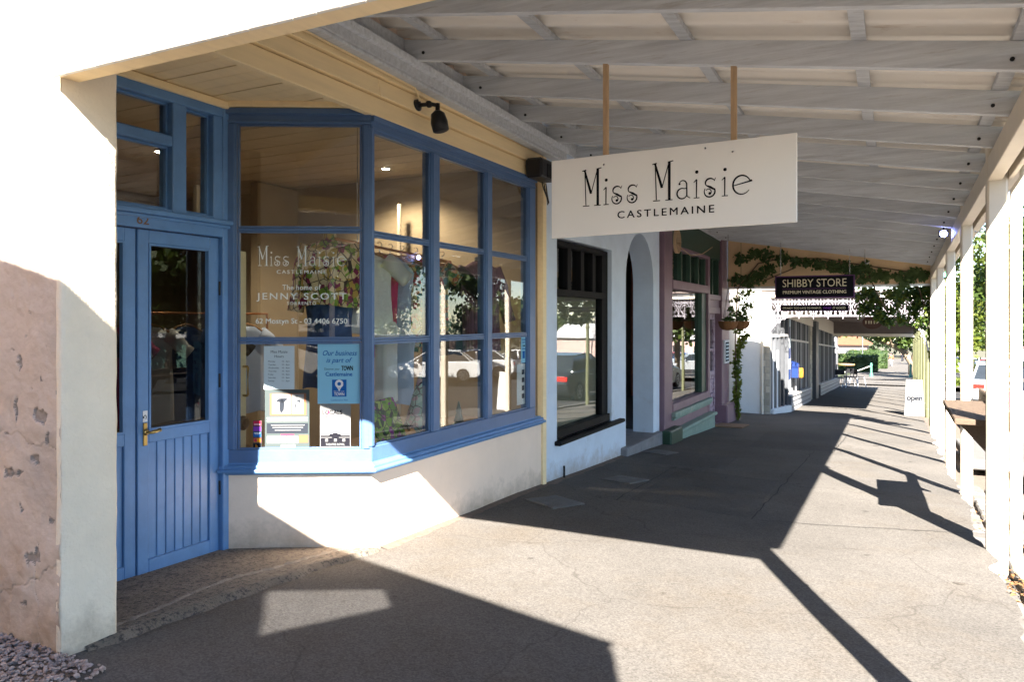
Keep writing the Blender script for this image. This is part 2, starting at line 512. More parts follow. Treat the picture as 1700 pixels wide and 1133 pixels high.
for k_ in ('riser', 'grey', 'pier'): splash(MT[k_])

# ------------------------------------------------------------------ helpers
ROOT = {}


def tag(o, label=None, cat=None, group=None, kind=None):
    if label: o['label'] = label
    if cat: o['category'] = cat
    if group: o['group'] = group
    if kind: o['kind'] = kind
    return o


def thing(name, label, cat, loc=(0, 0, 0), group=None, rz=0):
    o = bpy.data.objects.new(name, None)
    col.objects.link(o)
    o.location = loc
    o.rotation_euler = (0, 0, rz)
    o.empty_display_size = .2
    tag(o, label, cat, group)
    ROOT[o.name] = Vector(loc)
    return o


class Fr:
    """vertical plane frame: s runs along it, n points out of it, z up"""
    def __init__(s, x, y, dx, dy):
        l = math.hypot(dx, dy)
        s.o = (x, y)
        s.d = (dx / l, dy / l)
        s.n = (dy / l, -dx / l)

    def __call__(s, a, n, z):
        return (s.o[0] + s.d[0] * a + s.n[0] * n, s.o[1] + s.d[1] * a + s.n[1] * n, z)


class MB:
    def __init__(s):
        s.v = []
        s.f = []

    def add(s, v, f):
        k = len(s.v)
        s.v += [tuple(p) for p in v]
        s.f += [tuple(i + k for i in q) for q in f]
        return s

    def hexa(s, p):
        return s.add(p, [(0, 3, 2, 1), (4, 5, 6, 7), (0, 1, 5, 4), (1, 2, 6, 5), (2, 3, 7, 6), (3, 0, 4, 7)])

    def box(s, x0, x1, y0, y1, z0, z1):
        return s.hexa([(x0, y0, z0), (x1, y0, z0), (x1, y1, z0), (x0, y1, z0), (x0, y0, z1), (x1, y0, z1), (x1, y1, z1), (x0, y1, z1)])

    def fbox(s, fr, s0, s1, n0, n1, z0, z1):
        return s.hexa([fr(s0, n1, z0), fr(s1, n1, z0), fr(s1, n0, z0), fr(s0, n0, z0), fr(s0, n1, z1), fr(s1, n1, z1), fr(s1, n0, z1), fr(s0, n0, z1)])

    def beam(s, p, q, wv, hv):
        """bar from p to q, cross-section spanned by vectors wv, hv (corner at p)"""
        p, q, wv, hv = map(Vector, (p, q, wv, hv))
        return s.hexa([p, q, q + wv, p + wv, p + hv, q + hv, q + wv + hv, p + wv + hv])

    def prism(s, pts, vec):
        n = len(pts)
        vec = Vector(vec)
        v = [Vector(p) for p in pts] + [Vector(p) + vec for p in pts]
        f = [tuple(range(n))[::-1], tuple(range(n, 2 * n))] + [(i, (i + 1) % n, n + (i + 1) % n, n + i) for i in range(n)]
        return s.add(v, f)

    def tube(s, pts, r, n=8, cap=True):
        pts = [Vector(p) for p in pts]
        rs = r if isinstance(r, (list, tuple)) else [r] * len(pts)
        v, f = [], []
        ref = Vector((0, 0, 1))
        t0 = (pts[1] - pts[0]).normalized()
        if abs(t0.dot(ref)) > .9: ref = Vector((1, 0, 0))
        for i, p in enumerate(pts):
            t = ((pts[min(i + 1, len(pts) - 1)]) - pts[max(i - 1, 0)]).normalized()
            a = t.cross(ref)
            if a.length < 1e-4: a = t.cross(Vector((0, 1, 0)))
            a.normalize()
            b = t.cross(a)
            for k in range(n):
                an = 2 * PI * k / n
                v.append(p + (a * math.cos(an) + b * math.sin(an)) * rs[i])
        for i in range(len(pts) - 1):
            for k in range(n):
                f.append((i * n + k, i * n + (k + 1) % n, (i + 1) * n + (k + 1) % n, (i + 1) * n + k))
        if cap:
            f.append(tuple(range(n))[::-1])
            f.append(tuple(range((len(pts) - 1) * n, len(pts) * n)))
        return s.add(v, f)

    def lathe(s, prof, c, n=16, axis='z'):
        v, f = [], []
        for r, h in prof:
            for k in range(n):
                a = 2 * PI * k / n
                x, y = r * math.cos(a), r * math.sin(a)
                v.append((c[0] + x, c[1] + y, c[2] + h) if axis == 'z' else ((c[0] + h, c[1] + x, c[2] + y) if axis == 'x' else (c[0] + x, c[1] + h, c[2] + y)))
        for i in range(len(prof) - 1):
            for k in range(n):
                f.append((i * n + k, i * n + (k + 1) % n, (i + 1) * n + (k + 1) % n, (i + 1) * n + k))
        f.append(tuple(range(n))[::-1])
        f.append(tuple(range((len(prof) - 1) * n, len(prof) * n)))
        return s.add(v, f)

    def build(s, name, m, parent=None, bevel=0, smooth=False, label=None, kind=None):
        me = bpy.data.meshes.new(name)
        me.from_pydata(s.v, [], s.f)
        me.validate()
        return link(name, me, m, parent, bevel, smooth, label, kind)


def link(name, me, m, parent=None, bevel=0, smooth=False, label=None, kind=None, fixn=True):
    if fixn and len(me.polygons) < 60000:
        bm = bmesh.new()
        bm.from_mesh(me)
        bmesh.ops.recalc_face_normals(bm, faces=bm.faces)
        bm.to_mesh(me)
        bm.free()
    if m is not None:
        me.materials.append(MT[m] if isinstance(m, str) else m)
    if smooth:
        me.polygons.foreach_set('use_smooth', [True] * len(me.polygons))
    o = bpy.data.objects.new(name, me)
    col.objects.link(o)
    if parent is not None:
        o.parent = parent
        if parent.name in ROOT and parent.rotation_euler.z == 0:
            o.matrix_parent_inverse = Matrix.Translation(-ROOT[parent.name])
    if bevel:
        b = o.modifiers.new('edge', 'BEVEL')
        b.width = bevel
        b.segments = 1
        b.limit_method = 'ANGLE'
    if label: o['label'] = label
    if kind: o['kind'] = kind
    return o


def copy_tree(o, parent=None):
    c = o.copy()
    col.objects.link(c)
    if parent is not None:
        c.parent = parent
    for ch in [k for k in o.children]:
        copy_tree(ch, c)
    return c


def text(s, fr, s0, z, h, m, parent, width=None, n=.003, bold=0.0, align='LEFT', space=1.0, shear=0.0, ext=.0006, name='lettering'):
    cu = bpy.data.curves.new('t', 'FONT')
    cu.body = s
    cu.size = 1
    cu.space_character = space
    cu.shear = shear
    cu.resolution_u = 3
    o = bpy.data.objects.new('t', cu)
    col.objects.link(o)
    bpy.context.view_layer.update()
    me = bpy.data.meshes.new_from_object(o.evaluated_get(bpy.context.evaluated_depsgraph_get()))
    bpy.data.objects.remove(o)
    n_ = len(me.vertices)
    a = np.empty(n_ * 3)
    me.vertices.foreach_get('co', a)
    a = a.reshape(-1, 3)
    x0, x1 = a[:, 0].min(), a[:, 0].max()
    kh = h / .69
    kw = kh if width is None else width / (x1 - x0)
    off = {'LEFT': 0, 'CENTER': (x1 - x0) / 2, 'RIGHT': (x1 - x0)}[align]
    def put(ds, dn, dz):
        out = np.empty_like(a)
        for i in range(n_):
            out[i] = fr(s0 + ds + (a[i, 0] - x0 - off) * kw, n + dn, z + dz + a[i, 1] * kh)
        return out
    if bold > 0:                       # heavier faces: the same outline laid down four times, a hair apart
        e = bold * kh * .75
        polys = [tuple(q.vertices) for q in me.polygons]
        mb = MB()
        for k, (ds, dz) in enumerate(((-e, -e * .6), (e, e * .6), (-e, e * .6), (e, -e * .6))):
            mb.add(put(ds, k * .00012, dz).tolist(), polys)
        bpy.data.meshes.remove(me)
        me = bpy.data.meshes.new(name)
        me.from_pydata(mb.v, [], mb.f)
        return link(name, me, m, parent)
    me.vertices.foreach_set('co', put(0, 0, 0).ravel())
    me.materials.clear()
    return link(name, me, m, parent)


def leaves(name, clumps, size, m, parent=None, kind=None, droop=0.0, seed=1, label=None, flat=None):
    """many leaf-sized folded quads spread in ellipsoid clumps; clumps = [(centre, radii, count)]"""
    rng = np.random.default_rng(seed)
    P = []
    for c, r, n in clumps:
        d = rng.normal(size=(n, 3))
        d /= np.linalg.norm(d, axis=1)[:, None]
        rad = rng.random(n) ** .45
        P.append(np.array(c) + d * rad[:, None] * np.array(r) * (1 + .12 * rng.normal(size=(n, 1))))
    P = np.concatenate(P)
    n = len(P)
    A = rng.normal(size=(n, 3))
    if flat is not None:
        A = A - (A @ np.array(flat))[:, None] * np.array(flat) * .75
    A[:, 2] -= droop
    A /= np.linalg.norm(A, axis=1)[:, None]
    B = rng.normal(size=(n, 3))
    if flat is not None:
        B = np.cross(np.array(flat) + .35 * B, A)
    B -= (B * A).sum(1)[:, None] * A
    B /= np.linalg.norm(B, axis=1)[:, None]
    N = np.cross(A, B)
    s = size * (.6 + .8 * rng.random(n))[:, None]
    v = np.empty((n, 4, 3))
    v[:, 0] = P
    v[:, 1] = P + A * s * .5 + B * s * .38 + N * s * .1
    v[:, 2] = P + A * s
    v[:, 3] = P + A * s * .5 - B * s * .38 + N * s * .1
    me = bpy.data.meshes.new(name)
    me.vertices.add(n * 4)
    me.vertices.foreach_set('co', v.ravel())
    me.loops.add(n * 4)
    me.loops.foreach_set('vertex_index', np.arange(n * 4, dtype=np.int32))
    me.polygons.add(n)
    me.polygons.foreach_set('loop_start', np.arange(0, n * 4, 4, dtype=np.int32))
    me.update(calc_edges=True)
    return link(name, me, m, parent, label=label, kind=kind, fixn=False)


def rough_sheet(fn, nu, nv, amp, scale, wrap=False):
    """grid fn(u,v)->(point, normal) pushed about by noise"""
    v, f = [], []
    for j in range(nv + 1):
        for i in range(nu + 1):
            p, nn = fn(i / nu, j / nv)
            p = Vector(p)
            d = mnoise.fractal(p * scale, 1.0, 2.0, 4) * amp
            v.append(p + Vector(nn) * d)
    for j in range(nv):
        for i in range(nu):
            a = j * (nu + 1) + i
            f.append((a, a + 1, a + nu + 2, a + nu + 1))
    return v, f


GP = [(-60, 1.0), (-12, -.75), (0, -1.34), (1.9, -1.405), (4, -1.53), (6.5, -1.62), (10.75, -1.81), (14.4, -2.0), (18, -2.2), (24, -2.45), (36, -3.02), (45, -3.45), (62, -4.3), (95, -5.6), (170, -8.5), (400, -15), (1500, -40)]


def gz(y):
    for (a, za), (b, zb) in zip(GP, GP[1:]):
        if y <= b:
            return za + (zb - za) * (y - a) / (b - a)
    return GP[-1][1]


# ------------------------------------------------------------------ ground
XF = -3.07       # street face of the shops
XD = -3.915      # recessed door face
ED = .575        # footpath edge


def grid_strip(name, xs, ys, dz, m, jit=None, kind='structure', parent=None, amp=0):
    v, f = [], []
    for j, y in enumerate(ys):
        for i, x in enumerate(xs):
            xx = x
            if jit and i == len(xs) - 1:
                xx += jit * mnoise.fractal(Vector((y * 1.6, 3.1, 0)), 1, 2, 4)
            zz = gz(y) + dz + (amp * mnoise.fractal(Vector((x * .7, y * .7, 0)), 1, 2, 3) if amp else 0)
            v.append((xx, y, zz))
    n = len(xs)
    for j in range(len(ys) - 1):
        for i in range(n - 1):
            a = j * n + i
            f.append((a, a + 1, a + n + 1, a + n))
    mb = MB()
    mb.add(v, f)
    o = mb.build(name, m, parent, smooth=True)
    if kind: o['kind'] = kind
    return o


def lin(a, b, n): return [a + (b - a) * i / n for i in range(n + 1)]


ysn = lin(-14, 2.0, 60) + lin(2.06, 40, 500)
grid_strip('footpath', lin(-3.6, ED, 26), ysn, 0, 'asph', jit=.12, amp=.012)
grid_strip('ground', [-1200, -60, -12, -3.3, 0, 3, 12, 60, 1200], [-60, -12, 0, 1.9, 4, 6.5, 10.75, 14.4, 18, 24, 36, 45, 62, 95, 170, 400, 1500], -.42, 'earth')
grid_strip('gutter', lin(.45, 1.42, 4), lin(-14, 40, 60), -.235, 'dirt')
grid_strip('road', lin(1.5, 11.5, 6), lin(-60, 40, 60) + lin(41, 200, 40), -.2, 'road')
mb = MB()
ys = lin(-14, 40, 54)
for a, b in zip(ys, ys[1:]):
    mb.hexa([(1.40, a, gz(a) - .4), (1.52, a, gz(a) - .4), (1.52, b - .006, gz(b) - .4), (1.40, b - .006, gz(b) - .4), (1.40, a, gz(a) - .1), (1.52, a, gz(a) - .1), (1.52, b - .006, gz(b) - .1), (1.40, b - .006, gz(b) - .1)])
kerb = mb.build('kerb', 'kerb', bevel=.01, kind='structure')
gutter = bpy.data.objects['gutter']
# bluestone pitchers, one by one
for j in range(26):
    y = 3.6 + j * .262
    for i in range(4):
        x = .645 + i * .185
        hx, hy = .084 + random.uniform(-.006, .004), .12 + random.uniform(-.008, .004)
        cx = x + random.uniform(-.006, .006)
        cy = y + (.13 if i % 2 else 0)
        z0 = gz(cy) - .26
        zt = gz(cy) - .185 + random.uniform(-.01, .012)
        mb = MB()
        mb.hexa([(cx - hx, cy - hy, z0), (cx + hx, cy - hy, z0), (cx + hx, cy + hy, z0), (cx - hx, cy + hy, z0)] +
                [(cx + sx * (hx - .008), cy + sy * (hy - .008), zt + random.uniform(-.006, .006)) for sx, sy in ((-1, -1), (1, -1), (1, 1), (-1, 1))])
        mb.build('pitcher_stone', 'stone', gutter, bevel=.012)
# concrete crossing over the gutter
mb = MB()
mb.hexa([(.9, 11.6, -2.0), (2.3, 11.6, -2.0), (2.3, 14.6, -2.15), (.9, 14.6, -2.15), (.9, 11.6, -1.86), (2.3, 11.6, -1.86), (2.3, 14.6, -2.01), (.9, 14.6, -2.01)])
tag(mb.build('crossing_slab', 'kerb', bevel=.015), 'pale concrete slab bridging the roadside gutter beyond the ledge', 'slab')
# threshold of the recessed doorway
foot = bpy.data.objects['footpath']
v, f = [], []
N = 30
for j in range(N + 1):
    y = 2.0 + (3.965 - 2.0) * j / N
    xl = -3.93 if y < 3.49 else -3.93 + (y - 3.49) * .835 / .465 + .0
    for i in range(13):
        t = i / 12
        x = xl + (XF + .06 + .06 * mnoise.fractal(Vector((y * 3, 0, 5)), 1, 2, 4) - xl) * t
        zd = -1.5 - .02 * (y - 2.8)
        zz = zd + (max(gz(y) + .012, zd) - zd) * min(1, max(0, (x + 3.9) / .72)) + .006
        if i == 12: zz = gz(y) - .02
        if i == 11: zz += .008
        v.append((x, y, zz))
for j in range(N):
    for i in range(12):
        a = j * 13 + i
        f.append((a, a + 1, a + 14, a + 13))
mb = MB(); mb.add(v, f)
mb.build('threshold', 'conc', smooth=True, kind='structure')
# trim the footpath back to the street line where the doorway dips
fm = foot.data
bm = bmesh.new(); bm.from_mesh(fm)
for q in bm.verts:
    if 2.1 < q.co.y < 4.0 and q.co.x < XF - .12:
        q.co.z -= .25
bm.to_mesh(fm); bm.free()
# crushed concrete line along the doorway edge
v, f = [], []
for j in range(81):
    y = 2.2 + 1.72 * j / 80
    w_ = .035 + .03 * mnoise.noise(Vector((y * 9, 1, 1)))
    c_ = XF - .1 + .06 * mnoise.noise(Vector((y * 2, 4, 1))) - .16 * (1 - abs(2 * j / 80 - 1))
    for k in (-1, 0, 1):
        xl = -3.9
        zd = -1.5 - .02 * (y - 2.8)
        x = c_ + k * w_ + .02 * mnoise.noise(Vector((y * 17, k * 3, 2)))
        zz = zd + (max(gz(y) + .012, zd) - zd) * min(1, (x + 3.9) / .75) + (.016 + .012 * mnoise.noise(Vector((y * 24, k, 0))) if k == 0 else -.004)
        v.append((x, y, zz))
for j in range(80):
    for k in range(2):
        a = j * 3 + k
        f.append((a, a + 1, a + 4, a + 3))
mb = MB(); mb.add(v, f)
mb.build('worn_mortar_strip', 'concp', foot, smooth=True)


def fpz(x, y): return gz(y) + .012 * mnoise.fractal(Vector((x * .7, y * .7, 0)), 1, 2, 3)


def patch(name, pts, dz, m, parent=foot, n=14):
    a, b, c_, d = [Vector((x, y, 0)) for x, y in pts]
    v, f = [], []
    for j in range(n + 1):
        for i in range(n + 1):
            p = a.lerp(b, i / n).lerp(d.lerp(c_, i / n), j / n)
            e = min(i, j, n - i, n - j)
            if e == 0: p += Vector((mnoise.noise(p * 7), mnoise.noise(p * 7 + Vector((9, 3, 1))), 0)) * .02
            v.append((p.x, p.y, fpz(p.x, p.y) + (dz if e else -.004)))
    for j in range(n):
        for i in range(n):
            k = j * (n + 1) + i
            f.append((k, k + 1, k + n + 2, k + n + 1))
    mb = MB(); mb.add(v, f)
    return mb.build(name, m, parent, smooth=True)


patch('asphalt_patch', [(-2.15, 6.35), (-1.0, 6.2), (-1.05, 8.3), (-2.2, 8.5)], .005, 'asphp')
patch('asphalt_patch', [(-.62, 2.75), (-.3, 2.98), (-.06, 2.62), (-.4, 2.1)], .005, 'asphp')
patch('asphalt_patch', [(-2.6, 8.62), (-1.7, 8.6), (-1.75, 9.9), (-2.65, 9.95)], .005, 'asphp')
patch('asphalt_patch', [(-1.9, 11.0), (-.7, 11.0), (-.75, 13.8), (-2.0, 13.9)], .005, 'asphp')

MT['stain'] = asphalt('stained_asphalt', (.078, .072, .066), spk=.24)
for k in range(46):
    x, y = random.uniform(-2.9, .4), 1.0 + 12 * random.random() ** 1.5
    r = random.uniform(.012, .035) if k > 6 else random.uniform(.05, .09)
    pts = [(x + r * random.uniform(.6, 1.1) * math.cos(a), y + r * random.uniform(.6, 1.1) * math.sin(a)) for a in lin(0, 2 * PI, 11)[:-1]]
    if x < -2.8 and y < 4.2: continue
    mb = MB(); mb.add([(px, py, fpz(px, py) + .0035) for px, py in pts] + [(x, y, fpz(x, y) + .004)], [(i, (i + 1) % 11 if i < 10 else 0, 11) for i in range(11)]) if len(pts) == 11 else mb.add([(px, py, fpz(px, py) + .0035) for px, py in pts], [tuple(range(len(pts)))])
    mb.build('stain', 'stain', foot)
# dirt gathered along the wall foot
v, f = [], []
for j in range(121):
    y = 4.05 + 6.6 * j / 120
    w_ = .05 + .05 * abs(mnoise.noise(Vector((y * 3, 2, 0)))) + .03 * mnoise.noise(Vector((y * 11, 5, 0)))
    v += [(XF - .02, y, fpz(XF, y) + .014), (XF + .012 + w_, y, fpz(XF + w_, y) + .002)]
for j in range(120): f.append((2 * j, 2 * j + 1, 2 * j + 3, 2 * j + 2))
mb = MB(); mb.add(v, f); mb.build('wall_foot_dirt', 'dirt', foot, smooth=True)

for (xa, ya, xb, yb) in ((-3.0, 8.45, -1.05, 8.2), (-1.02, 6.2, -.98, 11.0), (-2.2, 6.3, -2.25, 8.5), (-.75, 10.95, -.7, 14.2), (-3.0, 10.9, -.6, 10.95), (-.95, 6.2, .5, 6.6), (-.6, 2.3, .5, 2.05)):
    v, f = [], []
    n = 60
    for k in range(n + 1):
        x, y = xa + (xb - xa) * k / n, ya + (yb - ya) * k / n
        L_ = math.hypot(xb - xa, yb - ya)
        px, py = -(yb - ya) / L_, (xb - xa) / L_
        o_ = .02 * mnoise.fractal(Vector((x * 3, y * 3, 4)), 1, 2, 4)
        w_ = .004 + .005 * abs(mnoise.noise(Vector((x * 13, y * 13, 1))))
        for q in (-w_, w_):
            v.append((x + px * (o_ + q), y + py * (o_ + q), fpz(x, y) + .0065))
    for k in range(n): f.append((2 * k, 2 * k + 1, 2 * k + 3, 2 * k + 2))
    mb = MB(); mb.add(v, f); mb.build('seam', 'seam', foot)
# service covers let into the path
for lab, c4 in (('iron grid cover in the path nearest the bay window', [(-2.9, 5.9), (-2.55, 5.73), (-2.38, 6.03), (-2.73, 6.2)]),
                ('iron grid cover in the path before the grey shop window', [(-2.69, 7.25), (-2.34, 7.14), (-2.24, 7.47), (-2.59, 7.58)]),
                ('iron grid cover in the path before the arched doorway', [(-2.95, 9.5), (-2.6, 9.4), (-2.52, 9.75), (-2.87, 9.86)])):
    cx = sum(p[0] for p in c4) / 4; cy = sum(p[1] for p in c4) / 4
    r = thing('service_cover', lab, 'pit cover', (cx, cy, gz(cy)))
    r['group'] = 'pit covers let into the footpath'
    mb = MB(); mb.prism([(x, y, fpz(x, y) - .004) for x, y in c4], (0, 0, .015)); mb.build('plate', 'iron', r, bevel=.003)
    mb = MB()
    a, b, c_, d = [Vector((x, y, fpz(x, y) + .0105)) for x, y in c4]
    for k in range(9):
        t = (k + .6) / 9.4
        p, q = a.lerp(b, t), d.lerp(c_, t)
        mb.beam(p.lerp(q, .06), p.lerp(q, .94), (b - a) * .035, (0, 0, .004))
    mb.build('ribs', 'iron', r)

# gravel of the lane
grid_strip('lane', [-14, -8, -3.6, -2.86], lin(-.6, 1.9, 12), .008, 'dirt', jit=.05)
V, F = [], []
ico = bmesh.new(); bmesh.ops.create_icosphere(ico, subdivisions=1, radius=1)
iv = np.array([q.co[:] for q in ico.verts]); jf = [tuple(x.index for x in q.verts) for q in ico.faces]; ico.free()
k = 0
cnt = 0
while cnt < 8200:
    x = random.uniform(-4.3, -2.72); y = random.uniform(.3, 1.92)
    edge = -2.86 + .07 * mnoise.noise(Vector((y * 4, 0, 0)))
    if x > edge and random.random() > math.exp(-(x - edge) / .05): continue
    if x > -3.06 and y > 1.9 and random.random() > .2: continue
    r = random.uniform(.004, .0125) * (1 if random.random() > .06 else 1.35)
    sc = np.array([random.uniform(.8, 1.4), random.uniform(.7, 1.1), random.uniform(.5, .85)]) * r
    a = random.uniform(0, 2 * PI)
    R = np.array([[math.cos(a), -math.sin(a), 0], [math.sin(a), math.cos(a), 0], [0, 0, 1]])
    p = (iv * sc * (1 + .22 * RNG.normal(size=(12, 1)))) @ R.T + np.array([x, y, gz(y) + .012 + random.uniform(0, .012)])
    V += p.tolist(); F += [tuple(i + k for i in q) for q in jf]; k += 12; cnt += 1
mb = MB(); mb.v = V; mb.f = F
tag(mb.build('gravel', 'grav', kind='stuff'), 'pinkish loose gravel at the foot of the lane wall', 'gravel')

# ------------------------------------------------------------------ corner shop: structure
shop = thing('corner_shop', 'cream corner shop with blue door and splayed blue shop window', 'shop', (XF, 4.2, -1.55))
# lane wall: far part coarse, near part fine with pits where the render has come away
CH = [(-3.225, -.41, .11, .05), (-3.2, -.43, .05, .03), (-3.39, -.40, .022, .10), (-3.405, -.38, .02, .06), (-3.41, -.665, .17, .022), (-3.45, -.68, .07, .02), (-3.26, -.6, .05, .04), (-3.265, -1.02, .12, .035), (-3.235, -1.0, .05, .06), (-3.30, -1.04, .025, .08),
      (-3.17, -.5, .02, .05), (-3.375, -.2, .03, .055), (-3.4, -1.4, .1, .05), (-3.42, -.13, .012, .02), (-3.215, -.26, .022, .025), (-3.46, -.5, .012, .016), (-3.3, .02, .018, .02), (-3.33, -.08, .01, .014), (-3.093, -.66, .02, .04), (-3.10, -.3, .014, .05),
      (-3.33, -1.22, .05, .02), (-3.15, -.85, .02, .018), (-3.36, -.82, .012, .04), (-3.28, -.3, .015, .012), (-3.18, -.12, .01, .02), (-3.25, .3, .05, .012), (-3.4, .42, .07, .012), (-3.16, .5, .03, .012), (-3.085, -1.2, .016, .09), (-3.087, -1.42, .02, .07), (-3.085, .1, .012, .06), (-3.084, .4, .012, .05)]


def chip_depth(x, z):
    d = 0
    q = Vector((x, 0, z))
    wx = mnoise.fractal(q * 28, 1, 2, 3) * .022
    wz = mnoise.fractal(q * 28 + Vector((7, 3, 1)), 1, 2, 3) * .022
    for cx, cz, w_, h_ in CH:
        if abs(x - cx) > w_ + .04 or abs(z - cz) > h_ + .04: continue
        e = math.hypot((x + wx - cx) / (w_ * .5), (z + wz - cz) / (h_ * .5))
        d = max(d, min(1, max(0, (1.05 - e) * 6)))
    # hairline cracks
    c1 = abs(z + .52 + .12 * (x + 3.3) + .05 * mnoise.fractal(Vector((x * 6, 2, 0)), 1, 2, 4))
    c2_ = abs(z + 1.12 - .5 * (x + 3.3) + .06 * mnoise.fractal(Vector((x * 7, 8, 0)), 1, 2, 4))
    c3 = abs(x + 3.24 + .04 * mnoise.fractal(Vector((3, z * 5, 0)), 1, 2, 4)) if z < -.95 else 1
    if min(c1, c2_, c3) < .0028: d = max(d, .55)
    return d


def lane_noise(p): return mnoise.fractal(p * 5, 1.0, 2.0, 4) * .012 + mnoise.noise(p * 22) * .0016


XS, ZS = -3.62, .75
v, f = [], []
for (xa, xb, za, zb, nx, nz) in ((-12, XS, -1.55, 4.75, 60, 60), (XS, XF - .004, ZS, 4.75, 70, 120)):
    k0_ = len(v)
    for j in range(nz + 1):
        for i in range(nx + 1):
            q = Vector((xa + (xb - xa) * i / nx, 1.905, za + (zb - za) * j / nz))
            v.append(q + Vector((0, -lane_noise(q), 0)))
    for j in range(nz):
        for i in range(nx):
            a_ = k0_ + j * (nx + 1) + i
            f.append((a_, a_ + 1, a_ + nx + 2, a_ + nx + 1))
mb = MB(); mb.add(v, f); mb.build('lane_wall', 'wallside', shop, smooth=True)
NXW, NZW = 112, 440
v, f, mi = [], [], []
dep = []
for j in range(NZW + 1):
    for i in range(NXW + 1):
        q = Vector((XS - .01 + (XF - .004 - XS + .01) * i / NXW, 1.905, -1.55 + (ZS + .01 + 1.55) * j / NZW))
        d_ = chip_depth(q.x, q.z)
        dep.append(d_)
        v.append(q + Vector((0, -lane_noise(q) - .001 + .011 * d_ + (.004 * mnoise.noise(q * 60) * d_), 0)))
for j in range(NZW):
    for i in range(NXW):
        a_ = j * (NXW + 1) + i
        q = (a_, a_ + 1, a_ + NXW + 2, a_ + NXW + 1)
        f.append(q)
        mi.append(1 if sum(dep[k] for k in q) > 1.6 else 0)
mb = MB(); mb.add(v, f); lw = mb.build('weathered_wall', 'wallside', shop, smooth=True)
lw.data.materials.append(MT['chip'])
lw.data.polygons.foreach_set('material_index', mi)
mb = MB(); mb.box(-12, -3.35, 1.95, 2.15, -1.6, 4.7); mb.build('wall_core', 'dark', shop)
# street-end face wraps the corner: front face, arris, return
sec = [(XF - .33, 2.158, 0, 1), (XF - .04, 2.158, 0, 1), (XF - .006, 2.153, .7, .7), (XF, 2.14, 1, 0), (XF, 2.07, 1, 0), (XF, 1.99, 1, 0), (XF, 1.93, 1, 0), (XF - .002, 1.909, .7, -.7), (XF - .008, 1.9015, 0, -1), (XF - .03, 1.9, 0, -1)]
v, f = [], []
NZ = 170
for j in range(NZ + 1):
    z = -1.55 + 6.2 * j / NZ
    for (x, y, nx, ny) in sec:
        p = Vector((x, y, z))
        d = mnoise.fractal(p * 7, 1, 2, 4) * .0035 + mnoise.noise(p * 26) * .0012
        v.append(p + Vector((nx, ny, 0)) * d)
ns = len(sec)
for j in range(NZ):
    for i in range(ns - 1):
        a = j * ns + i
        f.append((a, a + 1, a + ns + 1, a + ns))
mb = MB(); mb.add(v, f); mb.build('street_pier', 'pier', shop, smooth=True)
# walls above and behind
mb = MB()
mb.box(XF - .22, XF - .03, 2.16, 6.70, 1.72, 4.7)
mb.box(-9, XF - .25, 2.16, 6.7, 1.9, 2.0)
mb.build('upper_wall', 'riser', shop)
# stall riser under the splayed window
SA, SB = (-3.905, 3.50), (XF, 3.965)
FS = Fr(*SA, SB[0] - SA[0], SB[1] - SA[1])
LS = math.hypot(SB[0] - SA[0], SB[1] - SA[1])
FF = Fr(*SB, 0, 1)
mb = MB()
mb.prism([FS(0, 0, -1.75), FS(LS, 0, -1.75), FF(2.66, 0, -1.75), FF(2.66, -.14, -1.75), FF(.06, -.14, -1.75), FS(0, -.14, -1.75)], (0, 0, .77))
mb.build('stall_riser', 'riser', shop, bevel=.006)
mb = MB(); mb.fbox(FF, 2.655, 2.735, -.05, .022, -1.75, 1.6); mb.build('end_strip', 'cream', shop, bevel=.004)


# ---- shop window: splay and front
def window(fr, name, s0, s1, panes, zh, zg, z1, z2, zb, stile_l, stile_r):
    """blue timber shop window: sashless panes between mullions and glazing bars"""
    mb = MB()
    mb.fbox(fr, s0, s1, -.09, 0, zg, zh)                       # head
    mb.fbox(fr, s0 - .002, s1 + .002, -.02, .022, zh - .028, zh + .012)   # head moulding
    mb.fbox(fr, s0, s1, -.03, .008, zg + .002, zg + .022)
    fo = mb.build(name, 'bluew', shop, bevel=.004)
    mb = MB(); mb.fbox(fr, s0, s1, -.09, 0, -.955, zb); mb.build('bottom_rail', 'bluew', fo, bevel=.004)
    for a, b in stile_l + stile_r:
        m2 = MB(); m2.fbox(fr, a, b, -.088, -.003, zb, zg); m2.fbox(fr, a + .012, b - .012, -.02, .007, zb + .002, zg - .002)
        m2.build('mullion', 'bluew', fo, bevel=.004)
    for a, b in panes:
        for z in (z1, z2):
            m2 = MB(); m2.fbox(fr, a + .001, b - .001, -.05, -.012, z - .011, z + .011); m2.build('glazing_bar', 'bluew', fo, bevel=.005)
        for za, zc in ((zb, z2 - .011), (z2 + .011, z1 - .011), (z1 + .011, zg)):
            m2 = MB(); m2.fbox(fr, a + .002, b - .002, -.034, -.03, za + .001, zc - .001)
            m2.build('pane', 'glass', fo)
            # putty bead round each pane
            m3 = MB()
            for q in ((a + .002, a + .014, za + .002, zc - .002), (b - .014, b - .002, za + .002, zc - .002)):
                m3.fbox(fr, q[0], q[1], -.028, -.014, q[2], q[3])
            for q in ((a + .015, b - .015, za + .002, za + .012), (a + .015, b - .015, zc - .012, zc - .002)):
                m3.fbox(fr, q[0], q[1], -.028, -.014, q[2], q[3])
            m3.build('glazing_bead', 'bluew', fo)
    return fo


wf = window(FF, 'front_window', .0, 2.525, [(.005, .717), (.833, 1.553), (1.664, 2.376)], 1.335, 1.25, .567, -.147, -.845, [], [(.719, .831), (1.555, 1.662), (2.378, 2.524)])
ws = window(FS, 'splay_window', .0, LS - .001, [(.075, .888)], 1.372, 1.285, .59, -.142, -.86, [(.001, .073)], [(.89, LS - .004)])
